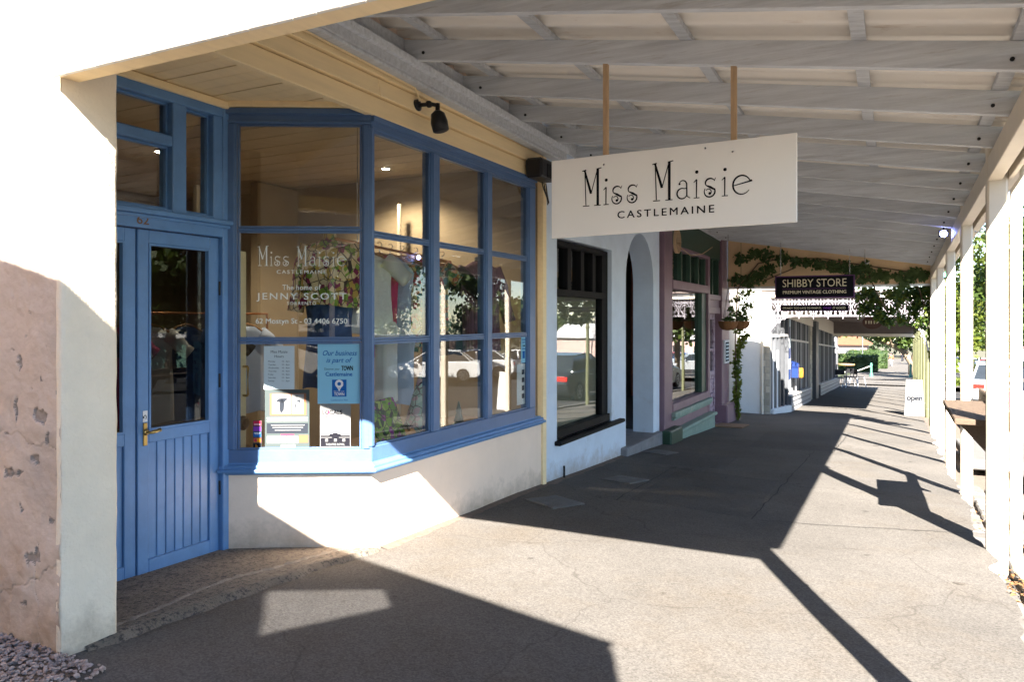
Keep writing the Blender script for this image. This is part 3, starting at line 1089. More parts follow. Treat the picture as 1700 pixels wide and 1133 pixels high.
# corner cover of the two windows
mb = MB(); mb.prism([FS(LS - .03, .006, -.84), FS(LS + .004, .006, -.84), FF(.02, .008, -.84), FF(.02, -.05, -.84), FS(LS - .03, -.05, -.84)], (0, 0, 2.1)); mb.build('corner_post', 'bluew', wf, bevel=.003)


def sill(fr, s0, s1, ov0, ov1):
    prof = [(-.1, -.945), (.0, -.945), (.006, -.955), (.028, -.957), (.034, -.966), (.034, -.978), (.058, -.981), (.062, -.99), (.058, -1.002), (.03, -1.004), (.022, -1.02), (.0, -1.022), (-.1, -1.022)]
    v = [fr(s0 + ov0 * n, n, z) for n, z in prof] + [fr(s1 + ov1 * n, n, z) for n, z in prof]
    k = len(prof)
    return v, [tuple(range(k)), tuple(range(2 * k - 1, k - 1, -1))] + [(i, i + k, (i + 1) % k + k, (i + 1) % k) for i in range(k)]


mit = math.tan(math.acos(max(-1, min(1, FS.d[0] * FF.d[0] + FS.d[1] * FF.d[1]))) / 2)
mb = MB(); mb.add(*sill(FS, -.03, LS, 0, mit)); mb.build('window_sill', 'blue', ws)
mb = MB(); mb.add(*sill(FF, 0, 2.64, -mit, 0)); mb.build('window_sill', 'blue', wf)

# ---- lettering on the splay glass
def strokes(name, polys, fr, s0, z0, k, m, parent, n=.003, th=.0006):
    """calligraphic strokes: each polyline of (x, y, half-width) becomes a ribbon"""
    mb = MB()
    for pl in polys:
        P = [Vector((p[0], p[1])) for p in pl]
        L, R = [], []
        for i, p in enumerate(P):
            t = P[min(i + 1, len(P) - 1)] - P[max(i - 1, 0)]
            t.normalize()
            nn = Vector((-t.y, t.x)) * pl[i][2]
            L.append(p + nn); R.append(p - nn)
        q = len(P)
        v = [fr(s0 + a.x * k, n, z0 + a.y * k) for a in L + R]
        mb.add(v, [(i, i + 1, q + i + 1, q + i) for i in range(q - 1)])
    return mb.build(name, m, parent)


def arc(cx, cy, rx, ry, a0, a1, w0, w1=None, wm=None, n=18):
    out = []
    for i in range(n + 1):
        t = i / n
        a = math.radians(a0 + (a1 - a0) * t)
        wv = w0 + ((w1 if w1 is not None else w0) - w0) * t
        if wm is not None: wv += (wm - w0) * math.sin(PI * t)
        out.append((cx + rx * math.cos(a), cy + ry * math.sin(a), wv))
    return out


def gl_M(x):
    a = .014
    return [[(x + .09, .02, a), (x + .06, .98, a)], [(x, .0, .012), (x + .19, .0, .012)], [(x - .02, .965, .012), (x + .1, .985, .02)],
            [(x + .05, .99, .026), (x + .24, .33, .034)], [(x + .24, .33, .012), (x + .43, 1.0, .012)],
            [(x + .435, .0, .036), (x + .435, .99, .036)], [(x + .33, .0, .012), (x + .52, .0, .012)], [(x + .40, .99, .016), (x + .54, 1.015, .012)]]


def gl_i(x):
    return [[(x + .07, .0, .014), (x + .075, .47, .018)], [(x, .0, .011), (x + .15, .0, .011)], [(x - .0, .40, .008), (x + .08, .475, .016)], arc(x + .08, .665, .022, .022, 0, 360, .022)]


def gl_s(x):
    return [arc(x + .2, .36, .12, .11, 30, 215, .008, .012, .02), [(x + .1, .30, .012), (x + .2, .25, .03), (x + .3, .19, .022)],
            arc(x + .185, .14, .135, .14, 30, -215, .018, .01, .022, 24), arc(x + .155, .13, .07, .075, 150, -60, .01, .014), arc(x + .19, .09, .018, .018, 0, 360, .018), [(x + .3, .40, .01), (x + .335, .48, .008)]]


def gl_a(x):
    return [arc(x + .17, .36, .1, .115, 160, 15, .01, .018), [(x + .27, .40, .018), (x + .275, .06, .018), (x + .36, .01, .01)], arc(x + .15, .14, .13, .135, 60, 330, .012, .012, .02, 22), [(x + .21, .265, .012), (x + .275, .27, .012)], arc(x + .085, .39, .014, .014, 0, 360, .014)]


def gl_e(x):
    return [arc(x + .23, .245, .215, .235, 20, 325, .012, .008, .024, 30), [(x + .03, .235, .011), (x + .48, .335, .02)], [(x + .48, .335, .012), (x + .44, .355, .014)]]


def miss_maisie():
    P = []
    for g, x in ((gl_M, 0), (gl_i, .6), (gl_s, .79), (gl_s, 1.22), (gl_M, 1.98), (gl_a, 2.6), (gl_i, 3.05), (gl_s, 3.27), (gl_i, 3.76), (gl_e, 4.02)):
        P += g(x)
    return P


kx = .58 / 4.5
strokes('lettering', miss_maisie(), FS, .205, .353, kx, 'vinyl', ws, n=-.027)
SC = .49
text('CASTLEMAINE', FS, SC, .300, .024, 'vinyl', ws, width=.325, n=-.027, bold=.012, align='CENTER', space=1.3)
text('The home of', FS, SC, .193, .034, 'vinyl', ws, width=.25, n=-.027, bold=.014, align='CENTER', space=1.1)
text('JENNY SCOTT', FS, SC, .130, .042, 'vinyl', ws, width=.588, n=-.027, bold=.016, align='CENTER', space=1.25)
text('SORRENTO', FS, SC, .094, .021, 'vinyl', ws, width=.19, n=-.027, bold=.012, align='CENTER', space=1.25)
text('62 Mostyn St - 03 4406 6750', FS, SC + .0, -.03, .034, 'vinyl', ws, width=.6, n=-.027, bold=.018, align='CENTER')


# ---- door and its frame
FD = Fr(XD, 0, 0, 1)
frm = MB()
frm.fbox(FD, 2.16, 2.252, -.1, .03, -1.55, 1.375)          # left jamb
frm.fbox(FD, 3.466, 3.56, -.1, .03, -1.55, 1.375)
frm.fbox(FD, 2.252, 3.466, -.1, .03, .532, .612)           # lintel
frm.fbox(FD, 2.2, 3.545, -.02, .062, .612, .642)
frm.fbox(FD, 2.2, 3.54, -.02, .045, .59, .6115)
frm.fbox(FD, 2.252, 3.466, -.1, .03, 1.312, 1.375)         # head
frm.fbox(FD, 3.089, 3.188, -.1, .028, .642, 1.312)         # mullion of the fanlights
frm.fbox(FD, 2.252, 3.089, -.1, .024, 1.046, 1.111)
frm.fbox(FD, 3.394, 3.466, -.1, .026, .642, 1.312)
frm.fbox(FD, 2.252, 3.466, -.1, .02, .642, .664)
dfr = frm.build('door_frame', 'blue', shop, bevel=.005)
for a, b, c_, d in ((2.253, 3.088, 1.112, 1.311), (2.253, 3.088, .665, 1.045), (3.189, 3.393, .665, 1.311)):
    m2 = MB(); m2.fbox(FD, a, b, -.05, -.046, c_, d); m2.build('pane', 'glass', dfr)
    m2 = MB()
    for q in ((a, a + .012, c_, d), (b - .012, b, c_, d), (a + .0125, b - .0125, c_, c_ + .012), (a + .0125, b - .0125, d - .012, d)):
        m2.fbox(FD, q[0], q[1], -.044, -.02, q[2], q[3])
    m2.build('glazing_bead', 'blue', dfr)
m2 = MB(); m2.fbox(FD, 3.335, 3.36, -.09, -.06, .66, .86); m2.build('prop_stick', 'batten', dfr)
text('62', FD, 2.845, .552, .05, 'bronze', dfr, width=.078, n=.031, bold=.02, ext=.004, name='house_number')


def door_leaf(y0, y1, right):
    st = .073
    mb = MB()
    n0, n1 = (-.05, -.005) if right else (-.055, -.014)
    mb.fbox(FD, y0, y0 + st, n0, n1, -1.508, .527)
    mb.fbox(FD, y1 - st, y1, n0, n1, -1.522, .527)
    mb.fbox(FD, y0 + st, y1 - st, n0, n1, .448, .527)
    mb.fbox(FD, y0 + st, y1 - st, n0, n1, -.732, -.66)
    mb.fbox(FD, y0 + st, y1 - st, n0, n1, -1.514, -1.424)
    d = mb.build('door', 'blue', shop, bevel=.004)
    nb = 7
    wb = (y1 - y0 - 2 * st) / nb
    for i in range(nb):
        m2 = MB(); m2.fbox(FD, y0 + st + i * wb + .0025, y0 + st + (i + 1) * wb - .0025, n0 + .006, n1 - .014, -1.425, -.731)
        m2.build('door_board', 'blue', d, bevel=.004)
    m2 = MB(); m2.fbox(FD, y0 + st, y1 - st, n0 + .01, n0 + .014, -.66, .448); m2.build('pane', 'glassd', d)
    m2 = MB()
    for q in ((y0 + st, y0 + st + .012, -.66, .448), (y1 - st - .012, y1 - st, -.66, .448), (y0 + st + .0125, y1 - st - .0125, -.66, -.648), (y0 + st + .0125, y1 - st - .0125, .436, .448)):
        m2.fbox(FD, q[0], q[1], n0 + .016, n1 + .004, q[2], q[3])
    m2.build('glazing_bead', 'blue', d)
    return d


door1 = door_leaf(2.876, 3.463, True)
door2 = door_leaf(2.256, 2.87, False)
mb = MB(); mb.fbox(FD, 2.908, 2.936, -.005, .004, -.745, -.61); mb.build('handle_plate', 'brass', door1, bevel=.003)
mb = MB(); mb.tube([FD(2.922, .0, -.665), FD(2.922, .045, -.665), FD(2.93, .05, -.664), FD(2.985, .052, -.655)], [.009, .008, .01, .012], 10); mb.lathe([(.012, 0), (.02, .006), (.012, .012)], FD(2.922, .003, -.665), 12, 'x'); mb.build('handle', 'brass', door1, smooth=True)
mb = MB(); mb.fbox(FD, 2.909, 2.938, -.005, -.003, -.605, -.54); st_ = mb.build('arrow_sticker', 'paper', door1)
strokes('arrow_print', [arc(2.922, -.578, .008, .012, -60, 180, .0022), [(2.909, -.57, .0005), (2.914, -.583, .006)]], Fr(XD, 0, 0, 1), 0, 0, 1, 'ink', door1, n=-.0022)
for z in (.2, -.4, -1.1):
    mb = MB(); mb.tube([FD(3.466, .0, z - .045), FD(3.466, .0, z + .045)], .008, 8); mb.build('hinge', 'lamp', door1)

# ---- soffit over the doorway, board by board
sof = MB(); sof.fbox(FD, 2.16, 3.55, -.06, .05, 1.372, 1.42)
sof_o = sof.build('soffit_moulding', 'cream', shop, bevel=.006)
mb = MB(); mb.fbox(FS, -.02, LS, -.06, .03, 1.388, 1.43); mb.build('soffit_moulding', 'cream', shop, bevel=.006)
y = 1.96
i = 0
while y < 3.95:
    y2 = min(y + .118, 3.95)
    def xl(yy): return -3.95 if yy < 3.5 else -3.95 + (yy - 3.5) * .835 / .465
    z = 1.424 + (i % 3) * .0015
    p = [(xl(y), y + .003, z), (XF + .0, y + .003, z), (XF + .0, y2 - .003, z), (min(xl(y2), XF - .01), y2 - .003, z)]
    mb = MB(); mb.prism(p, (0, 0, .018)); mb.build('soffit_board', 'cream', shop)
    y = y2; i += 1
# ---- weatherboards over the front window
for i, (z0, z1, n) in enumerate(((1.345, 1.478, .026), (1.485, 1.607, .03), (1.614, 1.76, .034))):
    for a, b in ([(1.985, 4.02), (4.024, 6.62)] if i == 1 else [(1.985, 6.62)]):
        mb = MB()
        mb.hexa([(XF - .03, a, z0), (XF + n, a, z0), (XF + n, b, z0), (XF - .03, b, z0), (XF - .03, a, z1), (XF + n - .024, a, z1), (XF + n - .024, b, z1), (XF - .03, b, z1)])
        mb.build('weatherboard', 'cream', shop, bevel=.003)

# ---- shop room
mb = MB()
mb.box(-8.3, -8.2, 2.16, 6.65, -1.7, 1.9)
mb.box(-8.2, -3.5, 2.16, 2.2, -1.55, 1.9)
mb.box(-8.2, XF - .04, 6.62, 6.68, -1.7, 1.9)
mb.build('room_wall', 'inwall', shop)
mb = MB(); mb.box(-8.2, XD - .1, 2.2, 6.62, -1.6, -1.53); mb.build('room_floor', 'infloor', shop)
mb = MB(); mb.prism([(-4.0, 3.62, -1.05), FS(.02, -.1, -1.05), FS(LS - .01, -.1, -1.05), FF(2.6, -.1, -1.05), (-4.0, 6.6, -1.05)], (0, 0, .06)); mb.build('display_shelf', 'infloor', shop)
y = 2.2
i = 0
while y < 6.6:
    y2 = min(y + .135, 6.62)
    xr = XD - .05 if y2 < 3.48 else min(XF - .08, XD - .05 + (y - 3.48) * .835 / .465)
    z = 1.52 + (i % 2) * .002
    mb = MB(); mb.box(-8.2, xr, y + .004, y2 - .004, z, z + .02); mb.build('ceiling_board', 'inboard', shop)
    y = y2; i += 1
mb = MB(); mb.box(-8.2, XF - .04, 2.2, 6.62, 1.56, 1.6); mb.build('ceiling_backing', 'dark', shop)
# cornice along the back and a partition post
mb = MB(); mb.box(-8.2, -8.12, 2.2, 6.62, 1.44, 1.52); mb.build('cornice', 'inwall', shop)
mb = MB(); mb.box(-6.3, -6.2, 6.0, 6.615, -1.53, 1.5); mb.build('partition', 'inwall', shop)
mb = MB(); mb.tube([(-4.6, 6.4, -1.0), (-4.6, 6.4, 1.2)], .022, 10); mb.build('pipe', 'inboard', shop)
# the inner glazed door standing open beside the splay
mb = MB(); mb.box(-4.06, -4.02, 3.68, 3.79, -1.5, .47); ind = mb.build('inner_door', 'cream', shop, bevel=.004)
mb = MB(); mb.tube([(-4.018, 3.76, -.33), (-3.98, 3.76, -.33), (-3.975, 3.76, -.34), (-3.975, 3.76, -.52), (-3.98, 3.76, -.53), (-4.018, 3.76, -.53)], .009, 8); mb.build('pull_handle', 'brass', ind, smooth=True)
mb = MB(); mb.lathe([(.05, 0), (.05, .02), (.03, .035)], (-4.02, 3.75, -.72), 16, 'x'); mb.build('rim_lock', 'bronze', ind)

# downlights (lit) and ceiling hooks
for (x, y, lab) in ((-5.9, 4.55, 'lit round downlight in the ceiling behind the splay window'), (-4.55, 6.1, 'lit round downlight in the ceiling behind the front window')):
    r = thing('downlight', lab, 'downlight', (x, y, 1.518), 'lit downlights in the shop ceiling')
    mb = MB(); mb.lathe([(.052, 0), (.052, -.006), (.04, -.008)], (x, y, 1.5175), 18); mb.build('trim_ring', 'white', r)
    mb = MB(); mb.lathe([(.038, 0), (.03, -.004)], (x, y, 1.509), 18); mb.build('lens', 'downlight', r)
    L = bpy.data.lights.new('downlight_glow', 'SPOT'); L.energy = 14; L.color = (1, .82, .6); L.shadow_soft_size = .04; L.spot_size = 2.5; L.spot_blend = .6
    lo = bpy.data.objects.new('downlight_glow', L); col.objects.link(lo); lo.parent = r; lo.location = (0, 0, -.07)
for i, (x, y) in enumerate(((-3.75, 3.86), (-3.4, 4.1), (-3.45, 4.42), (-3.35, 5.02), (-3.55, 4.98), (-3.35, 6.02))):
    mb = MB()
    z = 1.52
    mb.tube([(x, y, z), (x, y, z - .05)] + [(x, y + .018 - .018 * math.cos(t), z - .05 - .02 * math.sin(t)) for t in lin(0, PI * 1.1, 8)], .0055, 6)
    o = mb.build('ceiling_hook', 'lamp')
    tag(o, ['dark cup hook in ceiling, left in the splay window', 'dark cup hook in ceiling, right in the splay window', 'dark cup hook in ceiling just past the corner post', 'dark cup hook in ceiling beside the first mullion', 'dark cup hook in ceiling behind the one by the mullion', 'dark cup hook in ceiling above the purple blouse'][i], 'hook', 'hooks in the shop ceiling')

# ------------------------------------------------------------------ verandah
ver = thing('verandah', 'timber street verandah with pale grey rafters and cream posts', 'verandah', (ED, 6.1, -1.63))
RS = .172


def zr(x, y): return 1.80 - .026 * (y - 4) - RS * (x + 3)


def zroof(x, y): return zr(x, y) + .14 + .036


# rafters
rys = [3.47 + .79 * k for k in range(-1, 16) if 3.47 + .79 * k < 15.3]
for i, y in enumerate(rys):
    a = Vector((XF + .02, y, zr(XF + .02, y)))
    b = Vector((.64, y, zr(.64, y)))
    mb = MB(); mb.beam(a, b, (0, .045, 0), (0, 0, .14)); mb.build('rafter', 'rafter', ver, bevel=.003)
# blocking between rafters at the wall
for y, y2 in zip([1.99] + rys, rys + [15.38]):
    if y2 - y < .1: continue
    mb = MB(); mb.beam((XF + .03, y + .048, zr(XF + .03, y) + .002), (XF + .03, y2 - .003, zr(XF + .03, y2) + .002), (.022, 0, 0), (0, 0, .136)); mb.build('blocking', 'rafter', ver)
# battens above the rafters
for x in (-2.78, -1.95, -1.1, -.2, .5):
    mb = MB(); mb.beam((x, 1.99, zr(x, 1.99) + .1405), (x, 15.38, zr(x, 15.38) + .1405), (.07, 0, -RS * .07), (0, 0, .034)); mb.build('batten', 'rafter', ver)
# corrugated sheet
ysw = np.arange(1.84, 15.46, .0095)
v, f = [], []
for y in ysw:
    dz = .019 * math.tanh(4 * (math.sin(2 * PI * y / .19) + .45))
    for x in (XF - .12, .86):
        v.append((x, y, zroof(x, y) + .0195 + dz))
for i in range(len(ysw) - 1):
    f.append((2 * i, 2 * i + 1, 2 * i + 3, 2 * i + 2))
mb = MB(); mb.add(v, f); mb.build('roof_sheet', 'sheet', ver, smooth=True)
# wall plate with moulding
for (x0, x1, d0, d1) in ((XF + .03, XF + .13, -.125, -.004), (XF + .03, XF + .16, -.06, -.0045), (XF + .029, XF + .115, -.148, -.1255)):
    mb = MB(); mb.beam((x0, 1.985, zr(-3, 1.985) + d0), (x0, 6.95, zr(-3, 6.95) + d0), (x1 - x0, 0, 0), (0, 0, d1 - d0)); mb.build('wall_plate', 'rafter', ver, bevel=.004)
# street beam in lengths between the posts, outer board, gutter
PY = [1.97, 6.13, 8.42, 10.75, 13.1, 15.28]
for a, b in zip(PY, PY[1:]):
    mb = MB(); mb.beam((.575, a + .11, zr(.6, a) - .165), (.575, b - .004, zr(.6, b) - .165), (.085, 0, 0), (0, 0, .162)); mb.build('street_beam', 'creampost', ver, bevel=.004)
mb = MB(); mb.beam((.70, 1.9, zr(.7, 1.9) - .14), (.70, 15.4, zr(.7, 15.4) - .14), (.03, 0, 0), (0, 0, .27)); mb.build('outer_fascia', 'creampost', ver, bevel=.004)
v = []
for y in (1.9, 15.4):
    z = zr(.86, y) + .02
    v += [(.735, y, z + .09), (.735, y, z), (.76, y, z - .03), (.83, y, z - .03), (.855, y, z), (.86, y, z + .1)]
mb = MB(); mb.add(v, [(i, i + 1, i + 7, i + 6) for i in range(5)]); go = mb.build('roof_gutter', 'creampost', ver)
sm = go.modifiers.new('solid', 'SOLIDIFY'); sm.thickness = .003
# posts
for i, y in enumerate(PY):
    wx, wy = ((.125, .105) if i < 2 else (.1, .1))
    z0 = gz(y) - .22
    mb = MB(); mb.box(.572, .572 + wx, y, y + wy, z0, zr(.6, y) + .12)
    mb.build('post', 'creampost', ver, bevel=.014)
# downpipe behind the second post
mb = MB()
y = 6.16
mb.tube([(.80, y, zr(.8, y) - .02), (.80, y, zr(.8, y) - .12), (.745, y, zr(.8, y) - .2), (.745, y, -1.6), (.76, y - .01, -1.72), (.83, y - .06, -1.81)], .036, 12)
dp = mb.build('downpipe', 'creampost', ver, smooth=True)
for z in (-.42, .5):
    mb = MB(); mb.tube([(.745, y, z - .012), (.745, y, z + .012)], .040, 12); mb.box(.69, .745, y - .01, y + .01, z - .01, z + .01); mb.build('pipe_clip', 'creampost', dp)
# gable end: rail and vertical boards
mb = MB(); mb.box(XF + .003, .72, 1.868, 1.975, 1.0, 1.12); mb.build('gable_rail', 'cream', ver, bevel=.003)
x = XF + .012
i = 0
while x < .72:
    x2 = x + .1
    mb = MB()
    zt0, zt1 = zroof(x, 1.85) - .02, zroof(x2, 1.85) - .02
    dz = random.uniform(-.0008, .0008)
    mb.hexa([(x + .002, 1.845, .985 + dz), (x2 - .002, 1.845, .985 + dz), (x2 - .002, 1.866, .985 + dz), (x + .002, 1.866, .985 + dz), (x + .002, 1.845, zt0), (x2 - .002, 1.845, zt1), (x2 - .002, 1.866, zt1), (x + .002, 1.866, zt0)])
    mb.build('gable_board', 'board', ver, bevel=.003)
    x = x2; i += 1
mb = MB(); mb.prism([(XF + .012, 1.8665, 1.0), (.72, 1.8665, 1.0), (.72, 1.8665, zroof(.72, 1.85) - .02), (XF + .012, 1.8665, zroof(XF, 1.85) - .02)], (0, .0013, 0)); mb.build('gap_light_block', 'rafter', ver)  # added sheet behind the boards, blocks light through their gaps
mb = MB(); mb.beam((XF + .004, 1.88, zr(XF, 1.9)), (.7, 1.88, zr(.7, 1.9)), (0, .05, 0), (0, 0, .15)); mb.build('gable_rafter', 'rafter', ver)
# far gable, cream with warm bounce light in its colour
mb = MB()
mb.prism([(-2.99, 15.4, .64), (.86, 15.4, .64), (.86, 15.4, zroof(.86, 15.4) + .01), (-2.99, 15.4, zroof(-2.99, 15.4) + .01)], (0, .04, 0))
mb.build('far_gable_panel', 'gable', ver)
mb = MB(); mb.box(-2.99, .86, 15.38, 15.46, .6, .64); mb.build('far_gable_trim', 'whitewall', ver)

mb = MB()
for y in rys:
    for x in (-2.86, .5):
        mb.lathe([(.011, 0), (.011, -.008), (.004, -.012)], (x, y + .0, zr(x, y) + .05), 8, 'y')
mb.build('bolts', 'lamp', ver, kind='stuff')

# ------------------------------------------------------------------ hanging shop sign
FG = Fr(0, 4.25, 1, 0)
sg = thing('hanging_sign', 'large white hanging board lettered Miss Maisie in black', 'sign', (-1.19, 4.25, .5))
mb = MB()
zl0, zl1, zr0, zr1 = .503, .984, .521, .999
mb.hexa([(-1.9, 4.25, zl0), (-.465, 4.25, zr0), (-.465, 4.275, zr0), (-1.9, 4.275, zl0), (-1.9, 4.25, zl1), (-.465, 4.25, zr1), (-.465, 4.275, zr1), (-1.9, 4.275, zl1)])
mb.build('board', 'white', sg, bevel=.002)
strokes('lettering', miss_maisie(), FG, -1.69, .688, .995 / 4.5, 'ink', sg, n=.0025)
text('CASTLEMAINE', FG, -1.185, .6, .042, 'ink', sg, width=.568, n=.0025, bold=.016, align='CENTER', space=1.35)
for x in (-1.556, -.8):
    mb = MB(); mb.box(x - .016, x + .016, 4.276, 4.3, .9, zr(x, 4.28) + .02); mb.build('hanging_batten', 'batten', sg, bevel=.002)
    mb = MB(); mb.lathe([(.006, 0), (.006, -.002)], (x, 4.25, .93), 8, 'y'); mb.build('screw', 'chrome', sg)
mb = MB(); mb.lathe([(.006, 0), (.006, -.002)], (-.95, 4.25, .965), 8, 'y'); mb.build('screw', 'chrome', sg)

# ---- spotlight on the weatherboards
y0 = 4.46
sp = thing('wall_spotlight', 'black adjustable spotlight on the cream boards over the window', 'spotlight', (XF + .03, y0, 1.52))
mb = MB(); mb.lathe([(.042, 0), (.042, .02), (.02, .035)], (XF + .014, y0, 1.535), 16, 'x'); mb.build('wall_plate', 'lamp', sp, smooth=False)
mb = MB(); mb.tube([(XF + .04, y0, 1.535), (XF + .075, y0 + .02, 1.538), (XF + .11, y0 + .045, 1.545), (XF + .15, y0 + .07, 1.535)], .014, 10); mb.tube([(XF + .15, y0 + .07, 1.55), (XF + .15, y0 + .07, 1.46)], .017, 10)
mb.lathe([(.02, -.02), (.026, 0), (.02, .02)], (XF + .1, y0 + .035, 1.542), 12, 'y'); mb.build('arm', 'lamp', sp, smooth=True)
mb = MB()
mb.tube([(XF + .155, y0 + .06, 1.495), (XF + .158, y0 + .06, 1.47), (XF + .17, y0 + .06, 1.41), (XF + .185, y0 + .06, 1.35)], [.022, .05, .062, .058], 18)
mb.build('lamp_head', 'lamp', sp, smooth=True)
# ---- heater / junction box under the plate
bx = thing('wall_box', 'black wall box with loose cables beside the white hanging sign', 'wall box', (XF + .1, 6.4, 1.38))
mb = MB(); mb.box(XF + .03, XF + .2, 6.2, 6.56, 1.31, 1.49); mb.build('case', 'lamp', bx, bevel=.02)
mb = MB()
for k in range(7): mb.box(XF + .2, XF + .207, 6.32 + k * .034, 6.336 + k * .034, 1.315, 1.445)
mb.build('grille', 'lamp', bx)
for k in range(3):
    mb = MB(); mb.tube([(XF + .1, 6.42 + k * .045, 1.3), (XF + .1, 6.46 + k * .04, 1.24 - .02 * k), (XF + .09, 6.56 + .02 * k, 1.17 - .02 * k), (XF + .05, 6.66, 1.15 - .015 * k)], .006, 6); mb.build('cable', 'lamp', bx, smooth=True)

# ------------------------------------------------------------------ papers stuck inside the glass
def sheet(name, lab, cat, s0, s1, z0, z1, m, n=-.0285, fr=None):
    fr = fr or FS
    r = thing(name, lab, cat, fr((s0 + s1) / 2, n, z0), 'papers stuck in the shop window')
    mb = MB(); mb.fbox(fr, s0, s1, n - .001, n, z0, z1); mb.build('sheet', m, r)
    return r


def rect(r, s0, s1, z0, z1, m, n=-.0279, name='print', fr=None):
    mb = MB(); mb.fbox(fr or FS, s0, s1, n - .0004, n, z0, z1); return mb.build(name, m, r)


NT = -.0276
h = sheet('opening_hours_notice', 'pale opening hours sheet with day list in splay window', 'notice', .243, .443, -.465, -.178, 'paperhours', n=-.0287)
text('Miss Maisie', FS, .343, -.225, .017, 'inkgrey', h, width=.11, n=NT, align='CENTER')
text('Hours', FS, .343, -.255, .017, 'inkgrey', h, width=.06, n=NT, align='CENTER')
for i, (d, t) in enumerate((('Monday', '10 - 4pm'), ('Tuesday', '10 - 4pm'), ('Wednesday', '10 - 4pm'), ('Thursday', '10 - 4pm'), ('Friday', '10 - 4pm'), ('Saturday', '10 - 4pm'), ('Sunday', '11 - 3pm'))):
    text(d, FS, .272, -.285 - .0215 * i, .010, 'inkgrey', h, n=NT); text(t, FS, .362, -.285 - .0215 * i, .010, 'inkgrey', h, n=NT)
p = sheet('blue_poster', 'sky blue poster with script lettering and pin logo in splay window', 'poster', .595, .884, -.562, -.166, 'paperblue', n=-.0282)
C = .742
text('Our business', FS, C, -.242, .034, 'inkblue', p, width=.225, n=NT, bold=.012, shear=.35, align='CENTER')
text('is part of', FS, C - .005, -.288, .032, 'inkblue', p, width=.17, n=NT, bold=.012, shear=.35, align='CENTER')
text('Discover your', FS, .64, -.338, .014, 'inkgrey', p, width=.1, n=NT)
text('TOWN', FS, .752, -.341, .03, 'ink', p, width=.075, n=NT, bold=.03)
text('Castlemaine', FS, .735, -.378, .026, 'inkblue', p, width=.175, n=NT, bold=.03, align='CENTER')
rect(p, .69, .785, -.515, -.402, 'inkblue', name='logo_tile')
strokes('pin_logo', [arc(.737, -.43, .02, .02, 0, 360, .0075), [(.722, -.446, .002), (.737, -.472, .008), (.752, -.446, .002)]], FS, 0, 0, 1, 'paper', p, n=-.0272)
text('Discover your', FS, .737, -.483, .009, 'paper', p, width=.07, n=-.0272, align='CENTER')
text('TOWN', FS, .737, -.508, .02, 'paper', p, width=.066, n=-.0272, bold=.025, align='CENTER')
text('Castlemaine Mail', FS, .737, -.543, .011, 'inkblue', p, width=.11, n=NT, align='CENTER')
e = sheet('exhibition_poster', 'grey poster with two framed picture panels at splay window foot', 'poster', .25, .541, -.857, -.467, 'papergrey', n=-.0284)
rect(e, .283, .52, -.638, -.492, 'peach', name='picture_border')
rect(e, .296, .418, -.628, -.497, 'paperoff', n=-.0275, name='picture_panel'); rect(e, .426, .505, -.628, -.497, 'paperoff', n=-.0275, name='picture_panel')
for sk in ([[(.325, -.545, .004), (.345, -.538, .012), (.37, -.54, .016), (.39, -.53, .006), (.402, -.535, .002)], [(.362, -.53, .008), (.362, -.56, .016), (.36, -.6, .014), (.355, -.622, .002)]], [[(.45, -.512, .003), (.465, -.512, .003)]], [[(.46, -.545, .004), (.475, -.54, .008), (.482, -.555, .003)]], [[(.448, -.56, .003), (.452, -.585, .004)]]):
    strokes('silhouette', sk, FS, 0, 0, 1, 'inkgrey', e, n=-.0272)
for z in (-.655, -.673): rect(e, .262, .53, z - .0045, z + .0045, 'paperoff', name='print_line')
rect(e, .262, .532, -.757, -.69, 'inkgrey', n=-.0279, name='print_band')
for z, a, b in ((-.702, .29, .51), (-.7185, .3, .5), (-.735, .315, .485)): rect(e, a, b, z - .0028, z + .0028, 'paperoff', n=-.0274, name='print_line')
rect(e, .355, .44, -.768, -.761, 'crimson', name='print_line')
rect(e, .263, .39, -.822, -.775, 'paperoff', name='print_box'); rect(e, .395, .468, -.822, -.775, 'paperoff', name='print_box'); rect(e, .473, .533, -.82, -.768, 'peach', name='print_box')
rect(e, .355, .45, -.85, -.83, 'paperoff', name='print_box')
l = sheet('locals_poster', 'white poster headed LOCALS with black theatre front in splay window', 'poster', .611, .812, -.848, -.566, 'paperoff', n=-.0286)
text('LOCALS', FS, .627, -.632, .028, 'ink', l, width=.13, n=NT, bold=.03)
strokes('red_disc', [arc(.666, -.6195, .004, .0045, 0, 360, .0035)], FS, 0, 0, 1, 'crimson', l, n=-.0272)
text('is Back for 2021', FS, .627, -.655, .013, 'inkgrey', l, width=.127, n=NT, bold=.02)
for z in (-.7, -.71, -.722): rect(l, .71, .79, z - .001, z + .001, 'papergrey', name='print_line')
rect(l, .615, .808, -.845, -.772, 'ink', name='theatre_print'); rect(l, .672, .748, -.772, -.762, 'ink', name='theatre_print'); rect(l, .695, .727, -.762, -.755, 'ink', name='theatre_print')
for a in (.645, .703, .758): rect(l, a, a + .018, -.812, -.795, 'paperoff', n=-.0274, name='theatre_print')
for a, b in ((.617, .69), (.735, .806)): rect(l, a, b, -.787, -.784, 'paperoff', n=-.0274, name='theatre_print')
text('THEATRE ROYAL', FS, .711, -.838, .014, 'paperoff', l, width=.125, n=-.0272, bold=.02, align='CENTER')
c = sheet('card_stickers', 'strip of five coloured payment card stickers at splay window foot', 'sticker', .172, .228, -.86, -.67, 'papergrey', n=-.0286)
for i, m in enumerate(('crimson', 'violet', 'inkblue', 'crimson', 'ink')):
    rect(c, .175, .225, -.704 - .0375 * i, -.673 - .0375 * i, m, name='card_mark')
strokes('card_logo', [arc(.19, -.801, .005, .006, 0, 360, .0055)], FS, 0, 0, 1, 'crimson', c, n=-.0274)
